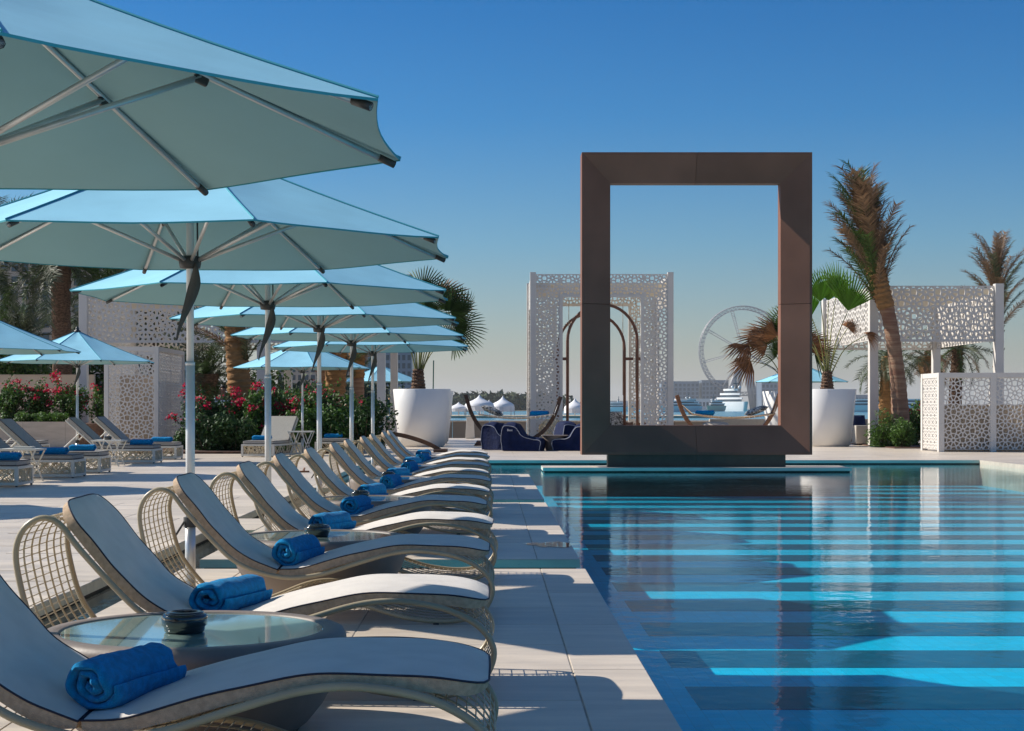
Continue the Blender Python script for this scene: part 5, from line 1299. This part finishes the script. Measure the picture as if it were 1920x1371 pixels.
def ferris():
    d = 3000.0; cx_, cz = PX(1393, d), PZ(658, d); Rw = 84 * d / F
    t = thing('ferris_wheel', 'giant pale ferris wheel on the horizon, seen through the frame', 'ferris wheel', (cx_, d, -.5)); cz += .5
    yaw = R(8)
    def P(r, a, w): 
        x, y_, z = r * math.cos(a), w, r * math.sin(a); return V(x * math.cos(yaw) - y_ * math.sin(yaw), x * math.sin(yaw) + y_ * math.cos(yaw), cz + z)
    N = 64
    for w in (-4, 4):
        m_ = MB(); m_.tube([P(Rw, 2 * math.pi * i / N, w) for i in range(N)], 0.85, 5, closed=True); m_.tube([P(Rw * .92, 2 * math.pi * i / N, w) for i in range(N)], .55, 4, closed=True); part('rim', m_, 'steel_white', t)
    m_ = MB()
    for i in range(N):
        a, b = 2 * math.pi * i / N, 2 * math.pi * (i + 1) / N
        for w in (-4, 4): m_.tube([P(Rw, a, w), P(Rw * .92, b, w)], .5, 3); m_.tube([P(Rw, a, w), P(Rw * .92, a, w)], .5, 3)
        m_.tube([P(Rw, a, -4), P(Rw, b, 4)], .35, 3)
    o = part('rim_truss', m_, 'steel_white', t); o['kind'] = 'stuff'
    for k in range(8):
        a = 2 * math.pi * (k + .35) / 8; m_ = MB(); n_ = 16
        for w in (-1, 1):
            m_.tube([P(4, a + w * .2, w), P(Rw * .94, a + w * .025, w * 3)], .55, 4)
        for i in range(n_):
            q, q2 = .06 + .88 * i / n_, .06 + .88 * (i + 1) / n_; m_.tube([P(Rw * q, a - .03 / (q + .2), -2), P(Rw * q2, a + .03 / (q2 + .2), 2)], .55, 3)
        part('spoke', m_, 'steel_white', t)
    m_ = MB(); m_.lathe([(5, -14), (5, 14)], 16); o = part('hub', m_, 'steel_white', t, True, loc=(0, 0, cz), rot=(R(90), 0, yaw))
    for sx, sy in ((-38, -18), (16, -18), (36, 30), (-8, 30)):
        m_ = MB(); m_.tube([(sx, sy, 0), (0, sy * .4, cz)], [6.0, 4.6], 10); part('leg', m_, 'steel_white', t, True)
ferris()
def yacht(label, px, py, d, L, beam, tiers, m='yacht_white', rz=0.0, hm=None, mast=True):
    x, zb = PX(px, d), -.8
    t = thing('yacht', label, 'yacht', (x, d, zb), rz, group='moored yachts')
    def plan(l0, l1, b, n=10):
        pts = []
        for i in range(n + 1): q = i / n; pts.append((b / 2 * (1 - q ** 2.6), -(l0 + (l1 - l0) * q)))
        return [(bx, y_) for bx, y_ in pts] + [(-bx, y_) for bx, y_ in pts[::-1][1:]]
    fb = beam * .42; rows = []
    for zz, kx, kl in ((-.5, .75, .86), (fb * .3, .92, .93), (fb, 1.0, 1.0)):
        rows.append([(bx * kx, y_ * kl, zz) for bx, y_ in plan(-L / 2, L / 2, beam)])
    m_ = MB(); m_.sheet([r + [r[0]] for r in rows]); m_.add(rows[-1], [tuple(range(len(rows[-1])))]); part('hull', m_, hm or m, t, True)
    z = fb
    for k in range(tiers):
        hh = beam * .19; b = beam * (.9 - .17 * k); l1 = L * (.22 - .09 * k); l0 = -L * (.42 - .07 * k)
        m_ = MB(); m_.prism(plan(l0, l1, b * .92), z + .002, z + hh * .55); part('window_band', m_, 'far_glass', t)
        m_ = MB(); m_.prism(plan(l0 - .5, l1 + L * .02, b), z + hh * .551, z + hh); part('deck', m_, m, t); z += hh
    if mast:
        m_ = MB(); m_.tube([(0, 0, z), (0, 0, z + beam * .55)], [beam * .05, beam * .015], 6); m_.box(-beam * .14, beam * .14, -.3, .3, z + beam * .22, z + beam * .26); part('mast', m_, 'far_glass', t)
        for s_ in (-1, 1): m_ = MB(); r = beam * .07; m_.lathe([(r * math.sin(R(a)), z + r - r * math.cos(R(a))) for a in (8, 40, 70, 100, 130, 160, 175)], 12, (s_ * beam * .17, 0, 0)); part('radar_dome', m_, m, t, True)
yacht('largest white superyacht in front of the ferris wheel', 1380, 771, 1150, 40, 16, 3, rz=R(16))
yacht('smaller cream yacht left of the largest superyacht', 1338, 771, 1100, 24, 9, 2, hm='yacht_cream', rz=R(-30))
yacht('white yacht behind the left arm of the right hammock', 1290, 771, 1000, 20, 8, 3, rz=R(-40))
yacht('white yacht beside the gazebo right post', 1272, 772, 900, 24, 8, 2, rz=R(-65))
yacht('long white motor yacht behind the leaning palm', 1655, 768, 900, 40, 9, 2, rz=R(78), mast=False)
yacht('white motor boat between right planter and pergola post', 1610, 769, 950, 38, 9, 2, rz=R(75), mast=False)
yacht('white motor yacht left of the white bar', 1712, 767, 900, 38, 9, 2, rz=R(80), mast=False)
yacht('small white boat seen in the gazebo opening', 1160, 771, 1000, 22, 7, 2, rz=R(60))

# ------------------------------------------------------------------ haze over the far distance
m = bpy.data.materials.new('haze'); m.use_nodes = True; n = m.node_tree.nodes; n.remove(n['Principled BSDF'])
pv = n.new('ShaderNodeVolumePrincipled'); pv.inputs['Color'].default_value = (.92, .93, .92, 1); pv.inputs['Density'].default_value = 0.00008; pv.inputs['Anisotropy'].default_value = 0.2
m.node_tree.links.new(pv.outputs[0], n['Material Output'].inputs['Volume']); MATS['haze'] = m
mb = MB(); mb.box(-7000, 7000, -200, 17000, -5, 205); o = part('haze', mb, 'haze'); o['kind'] = 'stuff'; o['label'] = 'thin pale haze in the air over the sea'; o['category'] = 'haze'
